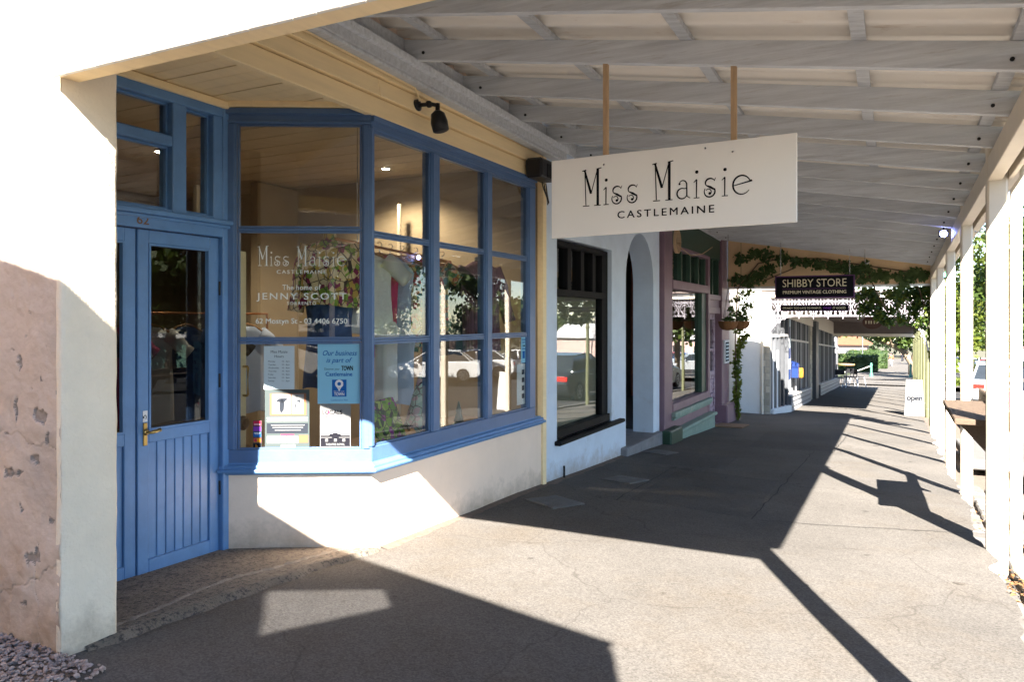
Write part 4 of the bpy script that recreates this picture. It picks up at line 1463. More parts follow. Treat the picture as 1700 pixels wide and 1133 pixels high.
rect(c, .177, .223, -.815, -.7875, 'yellow', n=-.0277, name='card_mark')
strokes('card_logo', [arc(.207, -.801, .005, .006, 0, 360, .0055)], FS, 0, 0, 1, 'orange', c, n=-.0274)
rect(c, .18, .22, -.757, -.751, 'paper', n=-.0275, name='card_mark'); rect(c, .18, .22, -.698, -.694, 'paper', n=-.0275, name='card_mark')
text('b', FS, .19, -.848, .02, 'orange', c, n=-.0274, bold=.03)
text('VISA', FS, .2, -.763, .01, 'paper', c, width=.03, n=-.0272, bold=.02, align='CENTER')
p = sheet('small_blue_poster', 'small sky blue poster at the right edge of the front window', 'poster', 2.275, 2.375, -.41, -.16, 'paperblue', fr=FF)
text('Our business', FF, 2.325, -.2, .018, 'inkblue', p, width=.08, n=NT, bold=.012, shear=.35, align='CENTER'); text('is part of', FF, 2.325, -.225, .018, 'inkblue', p, width=.06, n=NT, bold=.012, shear=.35, align='CENTER')
text('TOWN', FF, 2.325, -.26, .016, 'ink', p, width=.05, n=NT, bold=.03, align='CENTER'); text('Castlemaine', FF, 2.325, -.285, .014, 'inkblue', p, width=.08, n=NT, bold=.03, align='CENTER')
rect(p, 2.30, 2.35, -.37, -.3, 'inkblue', name='logo_tile', fr=FF)
p = sheet('small_notice', 'narrow white notice with tan boxes at the right edge of the front window', 'notice', 2.2, 2.375, -.8, -.42, 'paper', fr=FF, n=-.036)
for k in range(4): rect(p, 2.3, 2.355, -.52 - .075 * k, -.475 - .075 * k, 'inkgrey', name='print_box', fr=FF, n=-.0355)


# ------------------------------------------------------------------ clothes and display
def garment(name, lab, cat, x, y, zt, wd, ln, m, rz=0, sleeve=.22, flare=1.0, hanger=True, group='clothes hanging on the shop rail', sl_out=.7, depth=.05, neck=.07, strap=False):
    r = thing(name, lab, cat, (x, y, zt), group, rz)
    rows, n = 16, 28
    v, f = [], []
    ph = random.uniform(0, 6)
    for j in range(rows + 1):
        t = j / rows
        if t < .12: hw = neck + (wd / 2 - neck) * (t / .12) ** .8
        else: hw = wd / 2 * (.88 + (flare - .88) * ((t - .12) / .88) ** 1.2 + .12 * math.exp(-((t - .12) / .1) ** 2))
        dp = depth * (.55 + .6 * min(1, t * 3)) * (1 + .5 * (flare - 1) * t)
        z = -.02 - t * ln - (0 if t > .12 else .0)
        for i in range(n):
            a = 2 * PI * i / n
            k = 1 + .1 * min(1, t * 1.6) * math.sin(5 * a + ph + 1.5 * t) + .05 * math.sin(9 * a + 2 * ph)
            v.append((hw * math.cos(a) * (1 + .02 * math.sin(7 * t + ph)), dp * math.sin(a) * k, z + .012 * math.sin(3 * a + ph) * (t > .95)))
    for j in range(rows):
        for i in range(n):
            f.append((j * n + i, j * n + (i + 1) % n, (j + 1) * n + (i + 1) % n, (j + 1) * n + i))
    f.append(tuple(range(n)))
    mb = MB(); mb.add(v, f)
    if sleeve:
        for s in (-1, 1):
            p0 = Vector((s * wd * .42, 0, -.02 - .1 * ln * .9)); p1 = p0 + Vector((s * sleeve * sl_out, .01, -sleeve * math.sqrt(max(.05, 1 - sl_out ** 2))))
            mb.tube([p0 + Vector((-s * .03, 0, .01)), p0.lerp(p1, .3), p0.lerp(p1, .7) + Vector((0, .01, -.01)), p1], [.07, .066, .06, .062], 12)
    mb.build('cloth', m, r, smooth=True)
    if hanger:
        mb = MB()
        mb.tube([(-wd * .44, 0, -.075), (-wd * .2, 0, -.02), (0, 0, .005), (wd * .2, 0, -.02), (wd * .44, 0, -.075)], .011, 8)
        mb.build('hanger', 'wood', r, smooth=True)
        mb = MB(); mb.tube([(0, 0, 0), (0, 0, .05)] + [(.02 * math.sin(a), 0, .07 - .02 * math.cos(a)) for a in lin(0, 4, 7)], .003, 6); mb.build('hook', 'chrome', r)
    return r


rl = thing('clothes_rail', 'copper clothes rail hung behind the front window', 'clothes rail', (-3.7, 5.0, .55))
mb = MB(); mb.tube([(-3.62, 4.25, .585), (-3.66, 5.9, .53)], .011, 10); mb.build('rail', 'copper', rl, smooth=True)
mb = MB(); mb.tube([(-3.62, 4.5, .58), (-3.62, 4.5, 1.52)], .004, 6); mb.tube([(-3.66, 5.7, .54), (-3.66, 5.7, 1.52)], .004, 6); mb.build('drop_wire', 'chrome', rl)
for (y, m, wd, ln, sl, fl, lab, a) in (
        (4.62, 'cwhite', .44, .62, .2, 1.0, 'white short sleeved top at the near end of the rail', .5),
        (4.8, 'cpink', .34, .8, 0, .8, 'bright pink top hanging next to the white top', .35),
        (4.94, 'clilac', .4, 1.05, 0, .9, 'pale blue long garment hanging behind the pink top', .3),
        (5.1, 'floral', .46, .78, .16, 1.05, 'multicoloured floral dress midway along the rail', .75),
        (5.3, 'cpink', .3, .55, 0, .9, 'short pink singlet between floral dresses', .4),
        (5.46, 'floral', .44, .6, .15, 1.0, 'floral blouse beside the first window mullion', .6),
        (5.72, 'cblack', .38, .82, .3, 1.0, 'black jacket at the far end of the rail', .5)):
    garment('hanging_garment', lab, 'garment', -3.64, y, .52, wd, ln, m, rz=a, sleeve=sl, flare=fl)
garment('hanging_garment', 'white trousers hung low beside the corner post', 'garment', -3.5, 4.70, .0, .2, .62, 'cwhite', rz=.4, sleeve=0, flare=.9, hanger=False)
garment('hanging_garment', 'pale blue trousers hung low behind the flower painting', 'garment', -3.62, 5.0, -.05, .32, .62, 'clilac', rz=.5, sleeve=0, flare=.9, hanger=False)
g = garment('purple_blouse', 'purple checked long blouse on a dress form in the front window', 'blouse', -3.42, 6.02, .55, .42, .82, 'stripe', rz=.95, sleeve=.5, sl_out=.28, hanger=False, depth=.11, group='clothes on dress forms in the window')
mb = MB(); mb.tube([(0, 0, -.8), (0, 0, -1.5)], .015, 8); mb.build('stand', 'lamp', g)
mb = MB(); mb.lathe([(.05, -.04), (.048, .02), (.02, .03)], (0, 0, 0), 14); mb.build('neck_block', 'lamp', g)
# big patterned blouse on a dress form
g = garment('patterned_blouse', 'loose tan and brown printed blouse on a dress form in splay window', 'blouse', -3.82, 4.42, .615, .44, .5, 'blouse', rz=.45, sleeve=.5, sl_out=.16, hanger=False, depth=.15, flare=1.12, group='clothes on dress forms in the window')
mb = MB(); mb.lathe([(.055, -.05), (.05, .0), (.048, .03)], (0, 0, .01), 16); mb.build('neck', 'blouse', g, smooth=True)
mb = MB(); mb.lathe([(.055, .0), (.055, .04), (.04, .045)], (0, 0, .045), 20); mb.build('neck_cap', 'chrome', g)
v_ = garment('denim_skirt', 'blue denim skirt worn below the printed blouse', 'skirt', -3.82, 4.42, .2, .36, .7, 'denim', rz=.45, sleeve=0, hanger=False, depth=.14, flare=1.1, group='clothes on dress forms in the window')
mb = MB(); mb.tube([(0, 0, -.7), (0, 0, -1.2)], .015, 8); mb.build('stand', 'chrome', v_)
# flower painting and scarf on the shelf
r = thing('flower_painting', 'small unframed painting of purple flowers leaning in the window', 'painting', (-3.38, 4.55, -.93))
mb = MB(); mb.hexa([(-3.33, 4.40, -.925), (-3.33, 4.76, -.955), (-3.35, 4.76, -.955), (-3.35, 4.40, -.925), (-3.43, 4.37, -.62), (-3.43, 4.70, -.60), (-3.45, 4.70, -.60), (-3.45, 4.37, -.62)]); mb.build('canvas', 'painting', r)
mb = MB(); mb.tube([(-3.46, 4.5, -.3), (-3.46, 4.5, -.62)], .004, 6); mb.tube([(-3.46, 4.5, -.62), (-3.6, 4.55, -.98)], .008, 6); mb.build('easel_strut', 'wood', r)
v, f = rough_sheet(lambda a, b: ((-3.6 + .42 * a, 4.95 + .9 * b, -.97 + .52 * math.exp(-((a - .3) ** 2 / .05 + (b - .22) ** 2 / .03))), (0, 0, 1)), 26, 40, .05, 9)
mb = MB(); mb.add(v, f); so = mb.build('scarf', 'scarf', smooth=True); tag(so, 'sea green patterned scarf heaped on the window shelf', 'scarf')
r = thing('toy_tree', 'small green cone tree ornament on the window shelf', 'ornament', (-3.3, 5.45, -.98))
mb = MB(); mb.lathe([(.055, .04), (.035, .12), (.045, .12), (.02, .2), (.028, .2), (.004, .29)], (-3.3, 5.45, -.99), 10); mb.build('cone', 'green', r)
mb = MB(); mb.tube([(-3.3, 5.45, -.99), (-3.3, 5.45, -.94)], .012, 8); mb.build('stem', 'wood', r)
# darker stock further in
for i, (x, y, m, lab) in enumerate(((-5.3, 3.0, 'cwhite', 'white garment on the rack behind the door glass'), (-5.2, 3.35, 'stripe', 'checked garment on the rack behind the door glass'), (-5.6, 3.9, 'cpink', 'pink garment on the dim inner rack'), (-5.55, 4.2, 'cwhite', 'white garment on the dim inner rack'), (-5.5, 4.5, 'denim', 'blue garment on the dim inner rack'), (-5.45, 4.8, 'cblack', 'black garment on the dim inner rack'), (-5.4, 5.1, 'clilac', 'pale blue garment on the dim inner rack'))):
    garment('stock_garment', lab, 'garment', x, y, -.05 if i > 1 else .0, .36, .8, m, rz=1.1, group='stock on the inner racks')
r = thing('garment_rack', 'chrome garment rack standing behind the blue door', 'rack', (-5.3, 3.2, -1.53))
mb = MB(); mb.tube([(-5.35, 2.7, -1.53), (-5.35, 2.7, .1), (-5.2, 3.6, .1), (-5.2, 3.6, -1.53)], .014, 8); mb.build('rack_tube', 'chrome', r, smooth=True)
r = thing('inner_rack', 'dim copper garment rack across the middle of the shop', 'rack', (-5.5, 4.5, -1.53))
mb = MB(); mb.tube([(-5.65, 3.7, -1.53), (-5.65, 3.7, .05), (-5.35, 5.3, .05), (-5.35, 5.3, -1.53)], .014, 8); mb.build('rack_tube', 'copper', r, smooth=True)
r = thing('wall_picture', 'small framed picture on the wall behind the door glass', 'picture', (-6.4, 2.22, .1))
mb = MB(); mb.box(-6.6, -6.2, 2.201, 2.22, .05, .4); mb.build('frame', 'wood', r); mb = MB(); mb.box(-6.57, -6.23, 2.2205, 2.225, .08, .37); mb.build('print', 'peach', r)

# ------------------------------------------------------------------ grey shop
gs = thing('grey_shop', 'pale grey rendered shopfront with dark sash window and arched doorway', 'shop', (XF, 8.8, -1.75))
FW = Fr(XF, 0, 0, 1)


def wallpart(mb, y0, y1, z0, z1): mb.fbox(FW, y0, y1, -.3, 0, z0, z1)


mb = MB()
wallpart(mb, 6.737, 7.0, -2.0, 1.9)
wallpart(mb, 7.0, 8.66, -2.0, -1.245)
wallpart(mb, 7.0, 8.66, .84, 1.9)
wallpart(mb, 8.66, 9.2, -2.0, 1.9)
wallpart(mb, 10.43, 10.74, -2.2, 1.9)
NA = 24
ya, yb, zs = 9.2, 10.43, .5
yc, ra, ha = (ya + yb) / 2, (yb - ya) / 2, .66
for i in range(NA):
    a0, a1 = PI - PI * i / NA, PI - PI * (i + 1) / NA
    p0, p1 = (yc + ra * math.cos(a0), zs + ha * math.sin(a0)), (yc + ra * math.cos(a1), zs + ha * math.sin(a1))
    mb.prism([FW(p0[0], 0, p0[1]), FW(p1[0], 0, p1[1]), FW(p1[0], 0, 1.9), FW(p0[0], 0, 1.9)], (-.3, 0, 0))
mb.build('wall', 'grey', gs)
mb = MB(); mb.fbox(FW, 9.0, 10.65, -.5, .09, -2.1, -1.63); mb.build('door_step', 'step', gs, bevel=.012)
d = MB(); d.fbox(FW, 9.2, 10.43, -.5, -.46, -1.64, 1.3); dd = d.build('door', 'navy', gs)
for (a, b, c_, e_) in ((9.3, 9.76, -1.5, -.7), (9.88, 10.33, -1.5, -.7), (9.3, 9.76, -.55, .4), (9.88, 10.33, -.55, .4)):
    mb = MB(); mb.fbox(FW, a, b, -.459, -.44, c_, e_); mb.build('door_panel', 'navy', dd, bevel=.012)
mb = MB(); mb.fbox(FW, 9.25, 10.38, -.459, -.43, .46, .53); mb.build('transom', 'navy', dd)
mb = MB(); mb.lathe([(.02, 0), (.03, .02), (.03, .05), (.01, .06)], FW(9.84, -.44, -.62), 12, 'x'); mb.build('knob', 'brass', dd)
# sash window
wn = MB()
wn.fbox(FW, 7.0, 7.05, -.2, -.03, -1.2, .82); wn.fbox(FW, 8.46, 8.66, -.2, -.05, -1.2, .82); wn.fbox(FW, 7.04, 8.47, -.2, -.031, .76, .819); wn.fbox(FW, 7.04, 8.47, -.2, -.02, .24, .315); wn.fbox(FW, 7.0, 8.66, -.2, -.021, -1.245, -1.15)
wo = wn.build('window_frame', 'black', gs, bevel=.006)
for y in (7.38, 7.76, 8.12):
    mb = MB(); mb.fbox(FW, y, y + .1, -.16, -.04, .315, .76); mb.build('fanlight_bar', 'black', wo, bevel=.005)
mb = MB(); mb.fbox(FW, 7.05, 8.47, -.1, -.094, -1.15, .24); mb.build('pane', 'glassr', wo)
mb = MB(); mb.fbox(FW, 7.05, 8.47, -.1, -.094, .316, .76); mb.build('fanlight_pane', 'glassr', wo)
mb = MB(); mb.fbox(FW, 6.94, 8.98, -.05, .07, -1.29, -1.245); mb.build('window_sill', 'black', gs, bevel=.012)
mb = MB(); mb.fbox(FW, 7.05, 8.46, -.14, -.13, -1.15, .24); mb.build('pane_backing', 'panetan', gs)  # added sheet giving the pane its bright tan reflection colour
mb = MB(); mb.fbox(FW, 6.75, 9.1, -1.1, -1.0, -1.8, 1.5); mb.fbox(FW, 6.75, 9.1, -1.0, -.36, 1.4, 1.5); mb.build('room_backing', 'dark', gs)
mb = MB(); mb.tube([FW(7.12, .03, -1.7), FW(7.12, .03, -1.52)], .012, 8); mb.build('vent_pipe', 'lamp', gs)

# ------------------------------------------------------------------ mauve and green shop
XP = -3.0
FP = Fr(XP, 0, 0, 1)
ps = thing('mauve_shop', 'mauve and dark green timber shopfront with lilac double doors', 'shop', (XP, 13.2, -1.95))
mb = MB()
mb.fbox(FP, 10.76, 11.21, -.3, 0, -2.2, 1.6); mb.build('pilaster', 'purple', ps, bevel=.008)
mb = MB(); mb.fbox(FP, 14.86, 15.6, -.3, .0, -2.3, 1.6); mb.build('pilaster', 'purple', ps, bevel=.008)
mb = MB(); mb.fbox(FP, 14.8, 15.66, -.3, .12, -2.35, -1.68); mb.build('pilaster_base', 'purple', ps, bevel=.02)
mb = MB(); mb.fbox(FP, 11.21, 14.86, -.3, -.04, 1.14, 1.6); mb.build('fascia', 'green', ps, bevel=.006)
mb = MB()
for z0, z1 in ((.46, .6), (1.08, 1.14)): mb.fbox(FP, 11.21, 13.62, -.2, .01, z0, z1)
mb.fbox(FP, 13.62, 13.76, -.3, .01, -2.0, 1.14); mb.fbox(FP, 11.21, 13.62, -.2, .012, -1.42, -1.3)
mb.build('window_surround', 'purple', ps, bevel=.008)
mb = MB(); mb.fbox(FP, 13.28, 13.62, -.2, -.03, -1.3, .46)
gf = mb.build('window_frame', 'green', ps, bevel=.006)
mb = MB(); mb.fbox(FP, 11.21, 11.25, -.2, -.03, -1.3, .46); mb.build('window_stile', 'green', gf, bevel=.006)
for y in (11.25, 11.84, 12.42, 13.0, 13.5):
    mb = MB(); mb.fbox(FP, y, y + .075, -.16, -.03, .6, 1.08); mb.build('fanlight_bar', 'green', gf, bevel=.006)
mb = MB(); mb.fbox(FP, 11.25, 13.28, -.1, -.094, -1.3, .46); mb.build('pane', 'glassr', gf)
mb = MB(); mb.fbox(FP, 11.25, 13.6, -.1, -.094, .601, 1.079); mb.build('fanlight_pane', 'glassr', gf)
mb = MB(); mb.fbox(FP, 11.15, 13.7, -.2, .07, -1.5, -1.42); mb.fbox(FP, 11.15, 13.7, -.2, .045, -1.54, -1.5); mb.build('sill_moulding', 'mint', ps, bevel=.012)
mb = MB(); mb.fbox(FP, 11.2, 13.7, -.2, -.0, -1.75, -1.54); mb.build('panel', 'purple', ps, bevel=.006)
mb = MB(); mb.fbox(FP, 10.62, 13.76, -.2, .1, -2.2, -1.74); mb.fbox(FP, 10.6, 13.78, -.2, .14, -1.74, -1.68); mb.build('plinth', 'mint', ps, bevel=.015)
mb = MB(); mb.fbox(FP, 10.58, 11.25, .0, .15, -2.2, -1.62); mb.build('pilaster_base', 'green', ps, bevel=.02)
mb = MB(); mb.fbox(FP, 13.76, 14.86, -.25, -.03, .1, .22); mb.fbox(FP, 13.76, 14.86, -.25, -.02, .36, .46); mb.fbox(FP, 13.76, 14.86, -.3, -.05, .22, .36); mb.build('door_head', 'purple', ps, bevel=.006)
mb = MB(); mb.fbox(FP, 13.78, 14.84, -.2, -.19, .46, 1.14); mb.build('fanlight_pane', 'glassr', ps)
for y in (13.76, 14.28, 14.8):
    mb = MB(); mb.fbox(FP, y, y + .06, -.2, -.06, .46, 1.14); mb.build('fanlight_bar', 'green', ps, bevel=.005)
for y0, y1 in ((13.77, 14.31), (14.315, 14.855)):
    mb = MB()
    mb.fbox(FP, y0, y0 + .09, -.2, -.13, -2.0, .1); mb.fbox(FP, y1 - .09, y1, -.2, -.13, -2.0, .1)
    for z0, z1 in ((-.01, .1), (-.62, -.57), (-1.15, -1.0), (-2.0, -1.85), (-1.5, -1.44)): mb.fbox(FP, y0 + .09, y1 - .09, -.2, -.13, z0, z1)
    d = mb.build('door', 'lilac', ps, bevel=.006)
    mb = MB(); mb.fbox(FP, y0 + .09, y1 - .09, -.17, -.165, -1.0, -.01); mb.build('pane', 'glassr', d)
    for z0, z1 in ((-1.43, -1.16), (-1.84, -1.51)):
        mb = MB(); mb.fbox(FP, y0 + .095, y1 - .095, -.18, -.15, z0, z1); mb.build('door_panel', 'lilac', d, bevel=.01)
mb = MB(); mb.fbox(FP, 13.76, 14.86, -.3, .02, -2.3, -2.0); mb.build('door_step', 'purple', ps, bevel=.01)
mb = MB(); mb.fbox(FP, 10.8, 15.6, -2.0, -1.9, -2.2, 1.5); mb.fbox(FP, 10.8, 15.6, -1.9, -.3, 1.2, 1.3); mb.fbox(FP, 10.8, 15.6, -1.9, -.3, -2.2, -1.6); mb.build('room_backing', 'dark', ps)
mb = MB(); mb.fbox(FP, 15.0, 15.6, -2.2, -.3, -2.3, 4); mb.fbox(FP, 10.75, 15.6, -.45, -.3, 1.6, 4.2); mb.build('upper_wall', 'brick', ps)
r = thing('notice_case', 'white framed notice case on the mauve pilaster', 'notice case', (XP + .01, 15.2, -.85))
mb = MB(); mb.fbox(FP, 14.98, 15.42, .0, .035, -.88, -.42); mb.build('frame', 'paper', r, bevel=.004)
mb = MB(); mb.fbox(FP, 15.03, 15.37, .035, .038, -.84, -.46); nb = mb.build('board', 'inkgrey', r)
for k in range(5):
    mb = MB(); mb.fbox(FP, 15.07, 15.33, .0382, .040, -.53 - .07 * k, -.49 - .07 * k); mb.build('paper_slip', 'paperhours', nb)
for i, (y, lab) in enumerate(((13.5, 'coir hanging basket before the lilac doors'), (14.75, 'coir hanging basket in front of the far mauve pilaster'))):
    c0 = (-2.62, y, -.2)
    r = thing('hanging_basket', lab, 'basket', c0, 'coir baskets hung at the mauve shop')
    mb = MB()
    for (rr, zz), (r2, z2) in zip([(.02, 0), (.09, .015), (.135, .06), (.155, .13), (.16, .16)][:-1], [(.09, .015), (.135, .06), (.155, .13), (.16, .16)]): pass
    mb.lathe([(.02, 0), (.09, .012), (.135, .055), (.155, .12), (.162, .16), (.145, .16), (.12, .1)], c0, 22)
    mb.v = [tuple(Vector(p) + Vector((0, 0, 0)) + (Vector(p) - Vector((c0[0], c0[1], p[2]))) * (.06 * math.sin(6 * math.atan2(p[1] - c0[1], p[0] - c0[0])))) for p in mb.v]
    mb.build('bowl', 'coir', r, smooth=True)
    mb = MB()
    for k in range(3):
        a = 2 * PI * k / 3 + .3
        mb.tube([(c0[0] + .155 * math.cos(a), y + .155 * math.sin(a), -.05), (c0[0], y, .55)], .004, 5)
    mb.tube([(c0[0], y, .55), (c0[0], y, zr(c0[0], y) + .01)], .004, 5)
    mb.build('chain', 'lamp', r)
    leaves('foliage', [((c0[0], y, -.02), (.1, .1, .05), 60), ((c0[0] + .05, y, .12), (.04, .06, .16), 60)], .06, 'ivy', r, seed=30 + i)
mb = MB(); mb.box(-2.95, -2.42, 13.75, 14.5, -2.0, -1.94)
mb.v = [(x, y, gz(y) + (.006 if z < -1.97 else .028)) for x, y, z in mb.v]
tag(mb.build('door_mat', 'mat', bevel=.006), 'brown coir mat on the path before the lilac doors', 'doormat')

mb = MB()
for k in range(4):
    c_ = Vector((-2.86, 10.85 + .02 * k, 1.28))
    mb.tube([c_ + Vector((.03 * k * .3, .1 * math.cos(a) * (1 + .12 * k), -.14 + .17 * math.sin(a))) for a in lin(0, 2 * PI, 18)], .007, 5)
lc = mb.build('coil', 'batten', None, smooth=True)
lcr = thing('loose_cable', 'tan cable coil hung at the head of the mauve pilaster', 'cable', (-2.86, 10.88, 1.2))
lc.parent = lcr; lc.matrix_parent_inverse = Matrix.Translation(-ROOT[lcr.name]); lc['kind'] = 'stuff'
mb = MB(); mb.tube([(-2.86, 10.95, 1.1), (-2.8, 11.5, .98), (-2.75, 12.1, 1.05), (-2.7, 12.6, 1.2)], .006, 5); mb.build('lead', 'batten', lcr, smooth=True)
mb = MB(); mb.tube([(XF + .05, 2.2, zr(XF, 2.2) - .17), (XF + .05, 4.4, zr(XF, 4.4) - .165), (XF + .05, 4.45, 1.56)], .007, 6); cb = mb.build('feed_cable', 'cream', sp, smooth=True)

# ------------------------------------------------------------------ timber bar on the posts
lg = thing('timber_ledge', 'weathered timber drinking ledge fixed between two verandah posts', 'ledge', (.5, 7, -.8))
mb = MB(); mb.hexa([(.385, 6.27, -.765), (.70, 6.27, -.765), (.70, 7.72, -.765), (.385, 7.72, -.765), (.385, 6.27, -.722), (.70, 6.27, -.722), (.70, 7.72, -.722), (.385, 7.72, -.722)]); mb.build('top', 'timber', lg, bevel=.006)
mb = MB(); mb.hexa([(.715, 6.26, -.80), (.75, 6.26, -.80), (.75, 8.4, -.80), (.715, 8.4, -.80), (.715, 6.26, -.66), (.75, 6.26, -.66), (.75, 8.4, -.66), (.715, 8.4, -.66)]); mb.build('back_board', 'timber', lg, bevel=.006)
for y in (6.36, 7.6):
    mb = MB(); mb.prism([(.42, y, -.768), (.69, y, -.768), (.69, y, -1.05), (.66, y, -1.05)], (0, .04, 0)); mb.build('bracket', 'timber', lg)

# ------------------------------------------------------------------ Shibby sign under the verandah
FB = Fr(0, 13.5, 1, 0)
sb = thing('shibby_sign', 'black hanging sign lettered SHIBBY STORE with purple edge', 'sign', (-1.2, 13.5, .35))
mb = MB(); mb.fbox(FB, -1.83, -.58, -.03, 0, .352, .735); mb.build('board', 'purplesign', sb, bevel=.004)
mb = MB(); mb.fbox(FB, -1.81, -.60, 0, .004, .372, .715); mb.build('face', 'ink', sb)
text('SHIBBY STORE', FB, -1.205, .545, .13, 'ivory', sb, width=1.0, n=.006, bold=-.003, align='CENTER')
mb = MB(); mb.fbox(FB, -1.71, -.71, .0045, .006, .508, .516); mb.build('rule', 'purplesign', sb)
text('PREMIUM VINTAGE CLOTHING', FB, -1.205, .43, .052, 'ivory', sb, width=.99, n=.006, bold=.028, align='CENTER')
for x in (-1.74, -.66):
    mb = MB()
    ztop = zr(x, 13.4)
    n = int((ztop - .735) / .03)
    for k in range(n + 1):
        z = .735 + (k + .5) * (ztop - .735) / (n + 1)
        mb.tube([(x + (.008 * math.cos(a) if k % 2 else 0), 13.515 + (0 if k % 2 else .008 * math.cos(a)), z + .02 * math.sin(a)) for a in lin(0, 2 * PI, 8)], .003, 4, cap=False)
    mb.build('chain', 'chrome', sb)
    mb = MB()
    mb.tube([(x * .93 - .08, 13.515, .352), (x * .93 - .08, 13.515, .239)], .004, 5); mb.build('link_wire', 'chrome', sb)
s2 = thing('slogan_sign', 'narrow purple slogan board hung beneath the black store sign', 'sign', (-1.2, 13.5, .135))
mb = MB(); mb.fbox(FB, -1.74, -.67, -.02, 0, .135, .238); mb.build('board', 'purplesign', s2, bevel=.003)
mb = MB(); mb.fbox(FB, -1.73, -.68, 0, .003, .145, .228); mb.build('face', 'ink', s2)
text("IT'S NOT TOO LATE TO WHIP IT,", FB, -1.70, .168, .034, 'ivory', s2, width=.61, n=.0045, bold=.02)
text('WHIP', FB, -1.065, .165, .04, 'violet', s2, width=.13, n=.0045, bold=.01)
text('IT GOOD', FB, -.91, .168, .034, 'ivory', s2, width=.19, n=.0045, bold=.02)
# coloured lamps and a hook hanging under the verandah
for (x, y, m, lab) in ((.5, 9.85, 'bluelight', 'small lit blue floodlight under the far verandah rafters'), (.78, 15.3, 'greenlight', 'small lit green floodlight in the vines by the far gable')):
    z = zr(x, y) - .07
    r = thing('floodlight', lab, 'floodlight', (x, y, z), 'coloured floodlights under the verandah')
    mb = MB(); mb.box(x - .05, x + .05, y, y + .05, z - .04, z + .04); mb.tube([(x, y + .025, z + .04), (x, y + .025, z + .09)], .01, 6); mb.build('case', 'lamp', r, bevel=.01)
    mb = MB(); mb.lathe([(.038, 0), (.03, -.008)], (x, y - .001, z), 16, 'y'); mb.build('lens', m, r)
for i, (x, y, ln) in enumerate(((-.42, 13.2, .2), (.72, 8.9, .12), (.70, 12.2, .16))):
    z = zr(x, y)
    mb = MB(); mb.tube([(x, y, z)] + [(x, y, z - ln * t) for t in (.4, .9)] + [(x + .03 - .03 * math.cos(a), y, z - ln - .03 * math.sin(a)) for a in lin(.4, 3.4, 7)], .006, 6)
    tag(mb.build('hanging_hook', 'chrome', smooth=True), ('loose metal hook hanging right of the black store sign', 'metal hook hanging near the blue floodlight by a post', 'metal hook hanging by the farthest verandah post')[i], 'hook', 'loose hooks under the verandah')

# ------------------------------------------------------------------ vines
vn = thing('climbing_vine', 'dark ivy spreading over the far gable and down the mauve pilaster', 'vine', (-2.6, 15.5, -2.0))
mb = MB()
for pts in ([(-2.85, 15.6, -2.0), (-2.88, 15.57, -.5), (-2.8, 15.37, .6), (-2.4, 15.37, 1.1), (-1.9, 15.37, 1.2), (-1.2, 15.37, 1.15), (-.5, 15.37, 1.0), (.3, 15.37, .85), (.8, 15.37, .8)], [(-2.8, 15.37, .7), (-2.3, 15.37, .75), (-1.7, 15.37, 1.0)], [(-.5, 15.37, 1.0), (-.3, 15.35, .5), (-.1, 15.5, .1)], [(.3, 15.37, .85), (.5, 15.5, .2), (.62, 15.4, -.9), (.64, 15.4, -2.0)]):
    mb.tube(pts, .012, 6)
mb.build('stem', 'stem', vn, smooth=True)
cl = []
for (x, z, r, n) in ((-2.8, .8, .12, 40), (-2.6, .75, .14, 50), (-2.4, .85, .16, 60), (-2.2, 1.0, .15, 60), (-2.75, 1.2, .12, 40), (-2.5, 1.3, .12, 50), (-2.25, 1.25, .14, 50), (-1.95, 1.2, .13, 55), (-1.7, 1.12, .1, 40), (-2.0, .75, .06, 20), (-1.95, .6, .05, 16), (-1.5, 1.1, .08, 36), (-1.3, 1.05, .1, 50), (-1.05, 1.0, .11, 60), (-.85, .98, .12, 60), (-.7, .9, .12, 60), (-.5, .95, .12, 60), (-.35, .8, .1, 50), (-.15, .8, .12, 60), (.05, .8, .08, 30), (.2, .75, .1, 40), (.3, .85, .12, 60), (.45, .8, .1, 40), (.75, .8, .12, 60),
                     (-.55, .75, .08, 30), (.15, .62, .07, 26)):
    cl.append(((x, 15.36, z), (r * 1.1, .02, r), n))
leaves('foliage', [(c, r, int(n * 1.7)) for c, r, n in cl], .066, 'ivy', vn, seed=3, droop=.7, flat=(0, -1, 0))
cl = []
for k in range(26):
    t = k / 25
    cl.append(((-2.86 + .16 * math.sin(k * 2.1) * t * t + (.12 if t > .55 else 0), 15.62 + .05 * math.cos(k), -1.95 + 2.55 * t), (.07 + .14 * max(0, t - .45), .08, .09), 34))
leaves('foliage', [(c, r, int(n * 1.5)) for c, r, n in cl], .068, 'ivyl', vn, seed=4, droop=.8)
cl = []
for (x, z, r, n) in ((-.42, .55, .16, 90), (-.3, .35, .18, 110), (-.5, .2, .14, 80), (-.25, .1, .14, 80), (-.05, .5, .14, 70), (.15, .5, .16, 90), (.35, .5, .16, 100), (.55, .5, .16, 110), (.35, .28, .14, 80), (.6, .25, .14, 90), (.05, .3, .08, 30), (.7, .55, .14, 80), (-.1, -.02, .12, 60), (.12, .0, .1, 46), (.3, .1, .1, 40), (-.62, .45, .1, 40), (.5, 0, .1, 46), (-.02, .14, .1, 30), (.4, -.1, .07, 24)):
    cl.append(((x, 15.6 + .1 * math.sin(x * 9), z), (r, .14, r), int(n * .8)))
leaves('hanging_foliage', [(c, r, int(n * 1.7)) for c, r, n in cl], .08, 'ivy', vn, seed=5, droop=.8)
leaves('hanging_foliage', [((c[0], c[1] - .06, c[2]), (r[0] * .9, .12, r[2] * .95), int(n * .75)) for c, r, n in cl], .07, 'ivyl', vn, seed=55, droop=.8)
